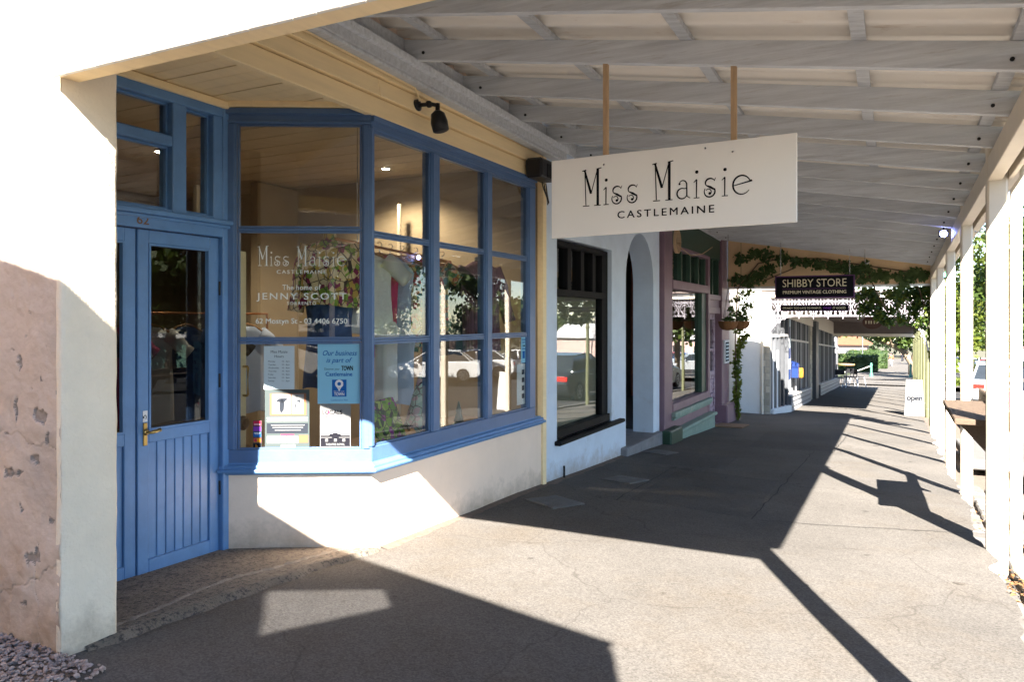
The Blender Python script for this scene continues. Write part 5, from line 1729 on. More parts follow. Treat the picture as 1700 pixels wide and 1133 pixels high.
cl = [((.76 + .1 * math.sin(k * 1.7), 15.45, .4 - .1 * k), (.15, .14, .1), 80) for k in range(13)]
leaves('hanging_foliage', cl, .1, 'ivyl', vn, seed=6, droop=.9)

# ------------------------------------------------------------------ white end wall, lace verandah and its shop
ww = thing('white_end_wall', 'white rendered end wall with red brick edge before the lace verandah', 'wall', (-3, 18, -2.2))
mb = MB(); mb.box(-3.24, -2.745, 18.0, 18.3, -2.35, 1.0); mb.build('render', 'whitewall', ww, bevel=.01)
mb = MB(); mb.box(-3.9, -3.26, 16.3, 18.3, -2.4, 2.6); mb.build('brick_backing', 'mortar', ww)
for j in range(32):
    for k in range(2):
        z = -2.2 + j * .077
        x0 = -3.25 - k * .235 - (.11 if j % 2 else 0)
        mb = MB(); mb.box(x0 - .225, x0, 16.286, 16.31, z, z + .066); mb.build('brick', 'brick', ww)
mb = MB(); mb.tube([(-2.72, 17.98, -2.2), (-2.72, 17.98, .6)], .03, 8); mb.build('drain_pipe', 'creampost', ww)

lv = thing('lace_verandah', 'far street verandah with white iron lace and olive posts', 'verandah', (.64, 17, -2.15))


def zl(y): return -.045 * (y - 17.1)


YL = 34.0
# fascia at the near end, roof, eave beam
mb = MB(); mb.prism([(-2.75, 18.1, .5), (.78, 18.1, .47), (.78, 18.1, .56), (-2.75, 18.1, .66)], (0, .05, 0)); mb.build('end_fascia', 'creampost', lv)
mb = MB(); mb.prism([(-2.75, 18.08, .585), (.72, 18.08, .53), (.72, 18.08, .55), (-2.75, 18.08, .615)], (0, .018, 0)); mb.build('end_moulding', 'slat', lv)
mb = MB(); mb.hexa([(-3.2, 18.05, .68), (.95, 18.05, .54), (.95, YL, .54 + zl(YL)), (-3.2, YL, .68 + zl(YL)), (-3.2, 18.05, .73), (.95, 18.05, .585), (.95, YL, .585 + zl(YL)), (-3.2, YL, .73 + zl(YL))]); mb.build('roof', 'vfar', lv)
mb = MB(); mb.beam((.655, 18.2, .36), (.655, YL, .36 + zl(YL)), (.09, 0, 0), (0, 0, .17)); mb.build('street_beam', 'postgreen', lv)
for k in range(8):
    y = 18.0 + k * 2.3
    mb = MB(); mb.lathe([(.055, 0), (.055, .2), (.05, .22), (.045, 2.0), (.06, 2.02), (.06, 2.06), (.045, 2.08), (.045, 2.25 + 0), (.07, 2.28), (.07, 2.56)], (.7, y, gz(y) - .05), 12)
    mb.build('post', 'postgreen', lv, smooth=False)
# lace frieze: repeated cast panels
for k in range(11):
    x0 = -2.7 + k * .305
    mb = MB()
    w_ = .305
    def ring(cx, cz, rx, rz, a0=0, a1=360, t=.008, n=14):
        mb.tube([(cx + rx * math.cos(math.radians(a)), 18.15, cz + rz * math.sin(math.radians(a))) for a in lin(a0, a1, n)], t * .55, 4, cap=False)
    for zz in (.475, .40, .06): mb.tube([(x0, 18.15, zz), (x0 + w_, 18.15, zz)], .008, 4)
    mb.tube([(x0, 18.15, .06), (x0, 18.15, .475)], .006, 4)
    ring(x0 + w_ / 2, .25, .12, .14, 0, 180, .012)
    ring(x0 + w_ / 2, .25, .07, .09, 0, 180, .01)
    ring(x0 + w_ / 2, .17, .045, .06)
    for s_ in (-1, 1):
        ring(x0 + w_ / 2 + s_ * .1, .14, .045, .06); ring(x0 + w_ / 2 + s_ * .12, .34, .03, .045); ring(x0 + w_ / 2 + s_ * .05, .44, .04, .03)
        mb.tube([(x0 + w_ / 2 + s_ * .12, 18.15, .25), (x0 + w_ / 2 + s_ * .03, 18.15, .07)], .005, 4)
    mb.tube([(x0 + w_ / 2, 18.15, .0), (x0 + w_ / 2, 18.15, .4)], .006, 4)
    mb.build('lace_panel', 'lace', lv)


def bracket(xw, s):
    mb = MB()
    random.seed(5)
    mb.tube([(xw + s * .62 * (1 - math.cos(a)), 18.15, .05 - .95 * (1 - math.sin(a)) * 1.0) for a in lin(0, PI / 2, 12)], .014, 4)
    for i in range(11):
        for j in range(13):
            x, z = .02 + i * .055, .02 - j * .075
            # inside the quarter curve
            lim = .62 * (1 - math.sqrt(max(0, 1 - (1 + (z - .05) / .95) ** 2))) if z > -.9 else 0
            if x < .62 * (1 - math.cos(math.asin(max(0, min(1, 1 + (z - .05) / .95))))) + .03:
                mb.tube([(xw + s * (x + .028 * math.cos(a)), 18.15, z + .036 * math.sin(a)) for a in lin(0, 2 * PI, 7)], .0055, 4, cap=False)
    mb.build('lace_bracket', 'lace', lv)


bracket(-2.72, 1)
bracket(.66, -1)
# far gable of the lace verandah
mb = MB(); mb.prism([(-2.6, YL, -.62), (.75, YL, -.62), (.75, YL, .6 + zl(YL)), (-2.6, YL, .72 + zl(YL))], (0, .05, 0)); mb.build('far_gable', 'vfar', lv)
mb = MB(); mb.box(-2.6, .75, YL - .03, YL + .07, -.72, -.6); mb.build('far_trim', 'creampost', lv)

XB = -2.3
FX = Fr(XB, 0, 0, 1)
bs = thing('blue_grey_shop', 'long shop with dark slatted windows under the lace verandah', 'shop', (XB, 26, -2.6))
mb = MB()
def sl(mb, y0, y1, n0, n1, za, zb, dz=0):
    mb.hexa([FX(y0, n1, za + zl(y0)), FX(y1, n1, za + zl(y1)), FX(y1, n0, za + zl(y1)), FX(y0, n0, za + zl(y0)), FX(y0, n1, zb + zl(y0)), FX(y1, n1, zb + zl(y1)), FX(y1, n0, zb + zl(y1)), FX(y0, n0, zb + zl(y0))])
sl(mb, 18.9, 37.5, -.4, .03, .12, .62); mb.build('bulkhead', 'creampost', bs)
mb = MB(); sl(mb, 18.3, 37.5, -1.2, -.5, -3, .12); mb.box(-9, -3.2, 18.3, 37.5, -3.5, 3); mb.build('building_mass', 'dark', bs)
for (a, b) in ((19.3, 24.0), (27.4, 37.2)):
    mb = MB(); sl(mb, a, b, -.3, .06, -2.45, -1.78); rs = mb.build('riser', 'slat', bs)
    for k in range(4):
        m2 = MB(); sl(m2, a, b, .06, .075, -2.3 + .13 * k, -2.21 + .13 * k); m2.build('riser_board', 'slatl', rs)
    mb = MB(); sl(mb, a, b, -.3, .1, -1.78, -1.74); mb.build('window_sill', 'greyp', bs)
    mb = MB(); sl(mb, a, b, -.3, -.29, -1.74, .12); wp = mb.build('pane', 'glassr', bs)
    n = 11 if a < 20 else 15
    for k in range(n + 1):
        y = a + (b - a) * k / n
        m2 = MB(); sl(m2, y - .05, y + .05, -.3, 0, -1.74, .12); m2.build('mullion', 'slatl' if k % 3 == 1 else 'slat', wp)
    m2 = MB(); sl(m2, a, b, -.28, .01, -.42, -.37); m2.build('transom', 'greyp', wp)
# piers: pale brick, white panel with black script, poster
for (y0, n1) in ((24.4, .02), (26.2, .02)):
    mb = MB(); sl(mb, y0, y0 + .6, -.3, n1 - .01, -2.6, .12); pr = mb.build('brick_pier', 'mortar', bs)
    for j in range(17):
        for k in range(2):
            m2 = MB(); sl(m2, y0 + .01 + k * .3, y0 + .29 + k * .3, n1 - .012, n1, -2.35 + j * .145, -2.22 + j * .145); m2.build('brick', 'palebrick', pr)
mb = MB(); sl(mb, 25.15, 26.0, -.3, .12, -2.6, .3); mb.build('dark_column', 'slat', bs)
mb = MB(); mb.box(-2.74, -2.56, 18.08, 18.4, -2.4, .6); pr = mb.build('brick_pier', 'mortar', bs)
for j in range(19):
    for k in range(2):
        o_ = .05 if j % 2 else 0
        m2 = MB(); m2.box(-2.737 + .09 * k + (0 if k == 0 else -o_ * .6), -2.737 + .09 * (k + 1) - .012 - (o_ * .6 if k == 0 else 0), 18.068, 18.08, -2.3 + j * .15, -2.165 + j * .15); m2.build('brick', 'palebrick', pr)
FZ = Fr(-2.555, 18.2, .25, 1.1)
mb = MB(); mb.fbox(FZ, 0, 1.13, -.1, -.09, -2.3, .15); wz = mb.build('splay_pane', 'glassr', bs)
for k in range(5):
    m2 = MB(); m2.fbox(FZ, .02 + k * .26, .1 + k * .26, -.1, 0, -2.2, .2); m2.build('mullion', 'slat', wz)
m2 = MB(); m2.fbox(FZ, 0, 1.13, -.09, .01, -.42, -.37); m2.build('transom', 'greyp', wz)
mb = MB(); mb.fbox(FZ, .12, .62, -.06, -.03, -2.2, -.75); mb.build('white_panel', 'paper', bs)
mb = MB(); mb.fbox(FZ, .0, 1.15, -.3, .08, -2.5, -2.1); mb.build('white_step', 'whitewall', bs, bevel=.02)
mb = MB(); mb.fbox(FZ, 0, 1.13, -.8, -.5, -2.4, .3); mb.build('splay_backing', 'dark', bs)
r = thing('tall_poster', 'tall blue and white poster column inside the dark slatted window', 'poster', (XB, 19.6, -1.9))
for k in range(7):
    mb = MB(); mb.box(XB + .005, XB + .012, 19.36, 19.62, -1.75 + k * .26, -1.75 + k * .26 + .25); mb.build('panel', 'mailblue' if k % 2 else 'paperhours', r)
r = thing('mail_box', 'blue and yellow box on the slatted shop front', 'mail box', (XB + .1, 20.2, -1.5))
mb = MB(); mb.box(XB + .01, XB + .17, 19.75, 20.05, -1.47, -1.12); mb.prism([(XB + .01, 19.75, -1.12), (XB + .17, 19.75, -1.12), (XB + .01, 19.75, -1.05)], (0, .3, 0)); mb.build('blue_case', 'mailblue', r, bevel=.01)
mb = MB(); mb.box(XB + .09, XB + .25, 20.06, 20.2, -1.48, -1.24); mb.build('yellow_case', 'yellow', r, bevel=.01)
# open A-frame
r = thing('a_frame_sign', 'white open A-frame board standing beside the olive posts', 'A-frame sign', (.4, 20.0, -2.3))
FA = Fr(0, 20, 1, 0)
z0 = gz(20) + .0
mb = MB(); mb.hexa([(.2, 19.9, z0), (.62, 19.9, z0), (.62, 19.925, z0), (.2, 19.925, z0), (.24, 20.1, z0 + .84), (.59, 20.1, z0 + .84), (.59, 20.125, z0 + .84), (.24, 20.125, z0 + .84)]); mb.build('front_panel', 'paperoff', r, bevel=.01)
mb = MB(); mb.hexa([(.2, 20.4, z0), (.62, 20.4, z0), (.62, 20.425, z0), (.2, 20.425, z0), (.24, 20.15, z0 + .84), (.59, 20.15, z0 + .84), (.59, 20.175, z0 + .84), (.24, 20.175, z0 + .84)]); mb.build('rear_panel', 'paperoff', r, bevel=.01)
o = text('open', FA, .42, 0, .13, 'inkgrey', r, width=.32, n=0, align='CENTER', bold=.05)
me = o.data
for q in me.vertices:
    z = q.co.z + .36
    q.co.z = z0 + z; q.co.y = 19.9 + .2 * z / .84 - .004
mb = MB(); mb.tube([(.36, 20.13, z0 + .84), (.36, 20.14, z0 + .89), (.47, 20.14, z0 + .89), (.47, 20.13, z0 + .84)], .008, 6); mb.build('handle', 'lamp', r)
# oval sign
FO = Fr(0, 24, 1, 0)
r = thing('oval_sign', 'brown oval sign hanging under the lace verandah', 'sign', (-.57, 24, -.3))
mb = MB()
pts = [FO(-.575 + .26 * math.cos(a), 0, -.1 + .19 * math.sin(a)) for a in lin(0, 2 * PI, 28)[:-1]]
mb.prism(pts, (0, .03, 0)); mb.build('board', 'oval', r)
strokes('lettering', [[(-.74, -.14, .014), (-.74, -.05, .014)], [(-.66, -.14, .014), (-.66, -.05, .014)], [(-.60, -.14, .014), (-.60, -.05, .014)], [(-.52, -.14, .014), (-.52, -.05, .014)], [(-.46, -.13, .012), (-.4, -.07, .014)], [(-.46, -.06, .012), (-.42, -.1, .012)]], FO, 0, 0, 1, 'ivory', r, n=.004)
mb = MB(); mb.tube([(-.7, 24.01, .05), (-.7, 24.01, .35)], .006, 5); mb.tube([(-.45, 24.01, .05), (-.45, 24.01, .35)], .006, 5); mb.build('hanger_rod', 'lamp', r)


# café chairs and table
def chair():
    r = thing('cafe_chair', 'cafe chair', 'chair', (0, 0, 0), 'cafe chairs by the far window')
    mb = MB(); mb.box(-.2, .2, -.2, .2, .43, .46); mb.build('seat', 'cblack', r, bevel=.01)
    mb = MB(); mb.tube([(-.2, -.2, .45), (-.2, -.24, .8), (.2, -.24, .8), (.2, -.2, .45)], .014, 6); mb.box(-.19, .19, -.245, -.225, .58, .79); mb.build('backrest', 'cblack', r)
    for sx in (-1, 1):
        for sy in (-1, 1):
            mb = MB(); mb.tube([(sx * .19, sy * .19, .44), (sx * .25, sy * .25, 0)], .016, 6); mb.build('leg', 'paper', r)
    return r


c0 = chair()
spots = [(-2.2, 35.6, .3, 'black cafe chair with white legs nearest the slatted window'), (-1.75, 36.4, 1.9, 'black cafe chair with white legs turned to the table'), (-1.5, 37.6, -.8, 'black cafe chair with white legs nearest the side street'), (-2.0, 38.4, 2.6, 'black cafe chair with white legs behind the small table')]
for i, (x, y, a, lab) in enumerate(spots):
    o = c0 if i == 0 else copy_tree(c0)
    o.location = (x, y, gz(y)); o.rotation_euler = (0, 0, a); o['label'] = lab
r = thing('cafe_table', 'small orange topped cafe table among the black chairs', 'table', (-1.95, 37.2, gz(37.2)))
z = gz(37.2)
mb = MB(); mb.lathe([(.35, .98), (.36, 1.0), (.36, 1.03)], (-1.95, 37.2, z), 18); mb.build('top', 'wood', r)
mb = MB(); mb.lathe([(.22, 0), (.2, .03), (.03, .05), (.03, .98)], (-1.95, 37.2, z), 12); mb.build('pedestal', 'lamp', r)


# ------------------------------------------------------------------ cars
def car(name, lab, m, x, y, rz, group, hatch=False, z=None):
    """local: length along +Y (front), wheels on z=0"""
    r = thing(name, lab, 'car', (0, 0, 0), group)
    L = 2.2
    lower = [(-L, .35), (-L - .02, .62), (-L + .05, .9), (-L + .25, .97), (-1.2, .98), (.95, .95), (1.55, .88), (2.05, .76), (2.2, .6), (2.2, .32), (2.0, .22), (-2.0, .22)]
    mb = MB()
    lay = [(-.86, .0), (-.8, .045), (0, .055), (.8, .045), (.86, .0)]
    v = []
    for (xx, g) in ((-.86, 0), (-.84, .5), (-.7, 1), (.7, 1), (.84, .5), (.86, 0)):
        for (yy, zz) in lower:
            e = 1.0 if g == 1 else (.985 if g == .5 else .955)
            v.append((xx, yy * e, .55 + (zz - .55) * (1 if g == 1 else (.985 if g == .5 else .86))))
    n = len(lower)
    f = []
    for i in range(5):
        for k in range(n):
            f.append((i * n + k, i * n + (k + 1) % n, (i + 1) * n + (k + 1) % n, (i + 1) * n + k))
    f += [tuple(range(n)), tuple(range(5 * n, 6 * n))[::-1]]
    mb.add(v, f)
    body = mb.build('body', m, r, bevel=.03, smooth=False)
    back = -2.05 if hatch else -1.75
    gh = [(back, .95), (back + (.35 if hatch else .6), 1.42), (-.1, 1.47), (.35, 1.42), (1.15, .93)]
    mb = MB()
    v = []
    for (xx, k) in ((-.78, 0), (-.58, 1), (.58, 1), (.78, 0)): pass
    lo = [(-.78, p) for p in gh]
    def gx(zz): return .8 - .22 * max(0, (zz - .95) / .5)
    vl = [(-gx(zz), yy, zz) for yy, zz in gh] + [(gx(zz), yy, zz) for yy, zz in gh]
    mb.add(vl, [tuple(range(5)), tuple(range(9, 4, -1))] + [(i, i + 5, i + 6, i + 1) for i in range(4)])
    mb.build('windows', 'carglass', r, bevel=.02)
    mb = MB()
    i0, i1, i2 = gh[1], gh[2], gh[3]
    for s in (-1, 1):
        for (a, b, t) in ((gh[0], gh[1], .06), (gh[1], gh[2], .04), (gh[2], gh[3], .04), (gh[3], gh[4], .045)):
            mb.beam((s * (gx(a[1]) + .004), a[0], a[1]), (s * (gx(b[1]) + .004), b[0], b[1]), (-s * .05, 0, .0), (0, .02, t * .8))
        mb.beam((s * (gx(.97) + .004), -.25, .95), (s * (gx(1.44) + .004), -.22, 1.45), (-s * .03, 0, 0), (0, .08, 0))
    mb.hexa([(-gx(i0[1]), i0[0], i0[1] + .004), (gx(i0[1]), i0[0], i0[1] + .004), (gx(i1[1]), i1[0], i1[1] + .004), (-gx(i1[1]), i1[0], i1[1] + .004), (-gx(i0[1]) + .05, i0[0], i0[1] + .03), (gx(i0[1]) - .05, i0[0], i0[1] + .03), (gx(i1[1]) - .05, i1[0], i1[1] + .03), (-gx(i1[1]) + .05, i1[0], i1[1] + .03)])
    mb.hexa([(-gx(i1[1]), i1[0], i1[1] + .004), (gx(i1[1]), i1[0], i1[1] + .004), (gx(i2[1]), i2[0], i2[1] + .004), (-gx(i2[1]), i2[0], i2[1] + .004), (-gx(i1[1]) + .05, i1[0], i1[1] + .03), (gx(i1[1]) - .05, i1[0], i1[1] + .03), (gx(i2[1]) - .05, i2[0], i2[1] + .03), (-gx(i2[1]) + .05, i2[0], i2[1] + .03)])
    mb.build('roof', m, r)
    for sx in (-1, 1):
        for yy in (-1.33, 1.38):
            mb = MB(); mb.lathe([(.2, -.1), (.31, -.1), (.33, -.07), (.33, .07), (.31, .1), (.2, .1)], (sx * .77, yy, .33), 20, 'x'); wh = mb.build('wheel', 'rubber', r)
            mb = MB()
            mb.lathe([(.06, 0), (.06, sx * .02)], (sx * .865, yy, .33), 10, 'x')
            for k in range(7):
                a = 2 * PI * k / 7
                mb.beam((sx * .868, yy + .04 * math.cos(a), .33 + .04 * math.sin(a)), (sx * .868, yy + .2 * math.cos(a), .33 + .2 * math.sin(a)), (sx * .01, 0, 0), (0, -.04 * math.sin(a), .04 * math.cos(a)))
            mb.lathe([(.22, sx * -.01), (.22, sx * .006), (.19, sx * .006), (.19, sx * -.01)], (sx * .87, yy, .33), 20, 'x')
            mb.build('rim', 'rim', wh)
            mb = MB(); mb.lathe([(.38, -.004), (.38, .004)], (sx * .838, yy, .36), 20, 'x'); mb.build('wheel_arch', 'rubber', r)
        mb = MB(); mb.box(sx * .62 - .19, sx * .62 + .19, 2.1, 2.185, .6, .74); mb.build('headlight', 'headlamp', r, bevel=.02)
        mb = MB(); mb.box(sx * .64 - .17, sx * .64 + .17, -2.205, -2.14, .68, .84); mb.build('tail_light', 'redlamp', r, bevel=.02)
        mb = MB(); mb.box(sx * .9 - .1, sx * .9 + .1, .68, .8, .95, 1.08); mb.build('mirror', m, r, bevel=.03)
        for yy in (-.32, .55):
            mb = MB(); mb.box(sx * .865 - .01, sx * .865 + .01, yy - .09, yy + .09, .8, .83); mb.build('door_handle', 'rim', r)
    mb = MB(); mb.box(-.26, .26, -2.235, -2.2, .52, .64); mb.build('number_plate', 'plate', r)
    mb = MB(); mb.box(-.7, .7, 2.14, 2.212, .34, .5); mb.build('grille', 'rubber', r, bevel=.02)
    r.location = (x, y, z if z is not None else gz(y) - .2)
    r.rotation_euler = (0, 0, rz)
    return r


def car_copy(src, lab, m, x, y, rz, z=None):
    c = copy_tree(src)
    for o in c.children:
        if o.name.split('.')[0] in ('body', 'roof', 'mirror'):
            o.data = o.data.copy(); o.data.materials.clear(); o.data.materials.append(MT[m])
    c.location = (x, y, z if z is not None else gz(y) - .2)
    c.rotation_euler = (0, 0, rz)
    c['label'] = lab
    return c


GK = 'cars parked along the street'
k0 = car('parked_car', 'black sedan parked at the kerb, mostly hidden by the downpipe', 'carblack', 3.35, 23.2, 0, GK)
car_copy(k0, 'silver car parked farthest along the kerb', 'carsilver', 3.1, 31, 0)
CP = 'cars in the open car park'
k1 = car('white_sedan', 'white sedan parked nose in across the road, nearest in the line', 'carwhite', 13.2, 30.0, -2.03, CP, z=-2.95)
car_copy(k1, 'white sedan parked beside the first one in the line', 'carwhite', 13.7, 34.4, -2.03, z=-3.1)
car_copy(k1, 'white sedan third in the line across the road', 'carwhite', 13.6, 39.0, -2.03, z=-3.3)
lots = [(8.2, 60, 'carsilver', 1.2), (10.5, 66, 'carblue', 1.4), (7.4, 70, 'carred', 1.3), (12.5, 62, 'carwhite', 1.5), (7.0, 78, 'carwhite', 1.3), (10.2, 82, 'carblack', .2), (13.4, 74, 'carred', 1.2), (15.8, 68, 'carblue', 1.5), (17.6, 76, 'carsilver', 1.2), (9.0, 92, 'carsilver', 1.4), (12.8, 95, 'carwhite', 1.4), (6.6, 88, 'carblue', 1.0)]
names = {'carsilver': 'silver', 'carblue': 'blue', 'carred': 'red', 'carwhite': 'white', 'carblack': 'black'}
place = ['at the left end of the front row', 'second in the front row', 'behind the front row on the left', 'at the right of the front row', 'in the middle row on the left', 'end on in the middle row', 'in the middle row on the right', 'at the right edge of the car park', 'far right beneath the trees', 'in the back row', 'at the back beneath the conifers', 'at the back left corner']
for (x, y, m, a), pl in zip(lots, place):
    car_copy(k1, f'distant {names[m]} car {pl}', m, x, y, a + PI, z=gz(y) - .05)
grid_strip('car_park', [4.6, 20, 34], lin(55, 110, 20), -.06, 'road')
# verge and cross street
grid_strip('cross_street', [-40, -8, ED + 1, 11, 40], lin(41, 50, 8), .03, 'asph')
grid_strip('far_path', lin(-3.2, 2.3, 6), lin(52, 190, 60), .02, 'asph')
grid_strip('verge', [2.2, 3.4, 4.4], lin(52, 120, 30), .03, 'grass')
grid_strip('lawn', [-30, -10, -3.1], lin(52, 120, 30), .03, 'grass')
# narrow white sign by the kerb
x, y = 1.86, 15.2
z = gz(y) - .1
r = thing('kerb_sign', 'narrow white board sign with red edge standing at the kerb', 'sign', (x, y, z))
mb = MB(); mb.hexa([(x - .12, y, z + .04), (x + .12, y, z + .04), (x + .12, y + .02, z + .04), (x - .12, y + .02, z + .04), (x - .1, y + .1, z + .92), (x + .1, y + .1, z + .92), (x + .1, y + .12, z + .92), (x - .1, y + .12, z + .92)]); mb.build('panel', 'paper', r, bevel=.005)
mb = MB(); mb.box(x - .125, x + .125, y - .03, y + .06, z, z + .04); mb.box(x - .112, x - .098, y + .06, y + .066, z + .45, z + .9); mb.build('red_edge', 'crimson', r)

# ------------------------------------------------------------------ trees, hedges, far street
def tree(name, lab, x, y, h, r, m, n, size, seed, lean=0, group='trees beyond the car park', trunk=.2, conif=False, z=None, low=.35):
    z = gz(y) - .1 if z is None else z
    t = thing(name, lab, 'tree', (x, y, z), group)
    rr = random.Random(seed)
    mb = MB()
    mb.tube([(x, y, z), (x + lean * .3, y, z + h * .3), (x + lean, y, z + h * .62), (x + lean, y, z + h * .85)], [trunk, trunk * .8, trunk * .5, trunk * .15], 8)
    cl = []
    if conif:
        for k in range(16):
            q = k / 15
            cl.append(((x + rr.uniform(-.3, .3), y + rr.uniform(-.3, .3), z + h * (.12 + .86 * q)), (r * (1.05 - q), r * (1.05 - q), h * .06), int(n / 16)))
    else:
        for k in range(22):
            a = rr.uniform(0, 2 * PI); q = rr.uniform(low, 1)
            d = r * rr.uniform(.2, .85) * (1 - .5 * abs(q - .6))
            c_ = (x + lean + d * math.cos(a), y + d * math.sin(a), z + h * q)
            cl.append((c_, (r * rr.uniform(.28, .45),) * 2 + (h * rr.uniform(.09, .15),), int(n / 22)))
            if k % 3 == 0: mb.tube([(x + lean * .6, y, z + h * .45), ((x + lean + c_[0]) / 2, (y + c_[1]) / 2, z + h * .5 * (q + .5)), c_], [trunk * .4, trunk * .25, trunk * .08], 6)
    mb.build('trunk', 'bark', t, smooth=True)
    leaves('crown', cl, size, m, t, seed=seed, droop=.3)
    return t


tree('street_tree', 'leafy street tree rising beyond the cream posts', 5.3, 44, 8.4, 2.6, 'leaf', 7000, .24, 21, trunk=.2, low=.2, group='trees along the street')
tree('street_tree', 'bright green tree behind the farthest cream posts', 4.1, 56, 9, 2.6, 'leafy', 6000, .26, 22, low=.2, group='trees along the street')
tree('conifer', 'dark conifer at the right edge beyond the car park', 16.3, 118, 15, 4.2, 'conif', 6000, .5, 23, conif=True)
tree('conifer', 'second dark conifer behind the car park', 21, 126, 14, 4.5, 'conif', 5000, .5, 24, conif=True)
tree('broad_tree', 'round dark tree at the back of the car park', 9.5, 122, 10, 5, 'leaf', 5000, .5, 25)
# trees and buildings across the road (mirrored in the shop windows)
for i, (x, y, h, r, m) in enumerate(((19, 27, 8.2, 4.2, 'leaf'), (22.5, 35, 8.4, 4.6, 'leafy'), (18.5, 44, 8, 4.4, 'leaf'), (26, 24, 9, 4.6, 'leaf'), (15.5, 18.5, 7, 3.6, 'leaf'), (30, 48, 9.5, 4.6, 'leaf'))):
    tree('park_tree', ['spreading tree behind the nearest white sedan', 'lime tree behind the white sedans', 'small tree past the third white sedan', 'tall tree far behind the white sedans', 'leafy tree opposite the blue door', 'tall tree at the back of the lot opposite'][i], x, y, h, r, m, 9000, .33, 40 + i, group='trees across the road')
for i, (x, y, h, r) in enumerate(((2.6, -20, 6.5, 2.6), (-.5, -31, 8, 4.2), (7.5, -27, 7.5, 4), (12, -19, 7, 3.6), (4.5, -40, 9, 5))):  # added unseen trees, put in to darken the splay glass reflection
    tree('reflection_tree', ['small added leafy tree at the kerb up the street', 'dense added tree closing the footpath up the street', 'spreading added tree beside the road up the street', 'round added tree across the road up the street', 'tallest added tree up the street'][i], x, y, h, r, 'leaf', 6000, .34, 140 + i, group='added unseen trees up the street', low=.15)
ob = thing('teal_building', 'low teal building with dark openings across the road', 'building', (24, 38, -3.2))
mb = MB(); mb.hexa([(21, 24, -4), (30, 24, -4), (36, 56, -5), (27, 56, -5), (21, 24, -.9), (30, 24, -.9), (36, 56, -1.6), (27, 56, -1.6)]); mb.build('wall', 'teal', ob)
mb = MB(); mb.hexa([(20.6, 23.6, -.88), (30.4, 23.6, -.88), (36.4, 56.4, -1.58), (26.6, 56.4, -1.58), (20.6, 23.6, -.7), (30.4, 23.6, -.7), (36.4, 56.4, -1.4), (26.6, 56.4, -1.4)]); mb.build('roof', 'sheettop', ob)
for k in range(8):
    y = 26 + k * 3.7
    x = 21 + (y - 24) * 6 / 32
    mb = MB(); mb.hexa([(x - .05, y, -3.4), (x + .1, y, -3.4), (x + .38, y + 1.5, -3.4), (x + .23, y + 1.5, -3.4), (x - .05, y, -1.8), (x + .1, y, -1.8), (x + .38, y + 1.5, -1.8), (x + .23, y + 1.5, -1.8)]); mb.build('window', 'carglass', ob)
grid_strip('far_kerb_path', [11.6, 18, 40], lin(-20, 55, 30), -.12, 'road')
# leaning street tree past the cross street
t = thing('plane_tree', 'pale barked street tree leaning over the far footpath', 'tree', (1.15, 69, gz(69)), 'trees along the street')
z = gz(69)
mb = MB()
mb.tube([(1.3, 69, z), (1.25, 69, z + 1.0), (.6, 69.3, z + 2.0), (-.7, 69.5, z + 2.7), (-2.4, 69.5, z + 3.3), (-4.2, 69, z + 3.7)], [.32, .27, .24, .2, .13, .05], 9)
mb.tube([(1.25, 69, z + .9), (1.6, 69, z + 2.2), (2.0, 69, z + 4.5)], [.24, .17, .08], 8)
mb.tube([(-.2, 69.4, z + 2.5), (-.6, 69, z + 3.6), (-.5, 69, z + 5)], [.13, .1, .04], 7)
mb.build('trunk', 'bark', t, smooth=True)
rr = random.Random(9)
leaves('crown', [((rr.uniform(-5.5, 3), rr.uniform(66.5, 72), z + rr.uniform(3.3, 6.8)), (.95, .95, .55), 110) for k in range(46)], .3, 'leafy', t, seed=60, droop=.4)
leaves('crown', [((rr.uniform(-1.0, 2.6), rr.uniform(67.5, 71), z + rr.uniform(2.6, 3.6)), (.7, .8, .45), 90) for k in range(10)], .3, 'leaf', t, seed=61, droop=.4)
# hedges
for (x0, x1, y0, y1, h, lab, s) in ((-5.2, -1.4, 74, 78, 1.55, 'clipped green hedge nearest the side street corner', 70), (-4.6, -.75, 90, 97, 1.95, 'clipped green hedge farther along the path', 71)):
    z = gz((y0 + y1) / 2)
    hd = thing('hedge', lab, 'hedge', ((x0 + x1) / 2, (y0 + y1) / 2, z), 'clipped hedges by the far path')
    mb = MB(); mb.box(x0 + .1, x1 - .1, y0 + .1, y1 - .1, z - .3, z + h - .1); mb.build('core', 'hedge', hd)
    rng = np.random.default_rng(s)
    cl = []
    for k in range(90):
        fx = rng.random(); fz = rng.random()
        cl.append(((x0 + (x1 - x0) * fx, y0 + .05, z + h * fz), (.22, .08, .14), 26))
        cl.append(((x1 - .05, y0 + (y1 - y0) * fx, z + h * fz), (.08, .3, .14), 22))
        cl.append(((x0 + (x1 - x0) * fx, y0 + (y1 - y0) * fz, z + h - .04), (.22, .3, .06), 22))
    leaves('foliage', cl, .1, 'hedge', hd, seed=s)
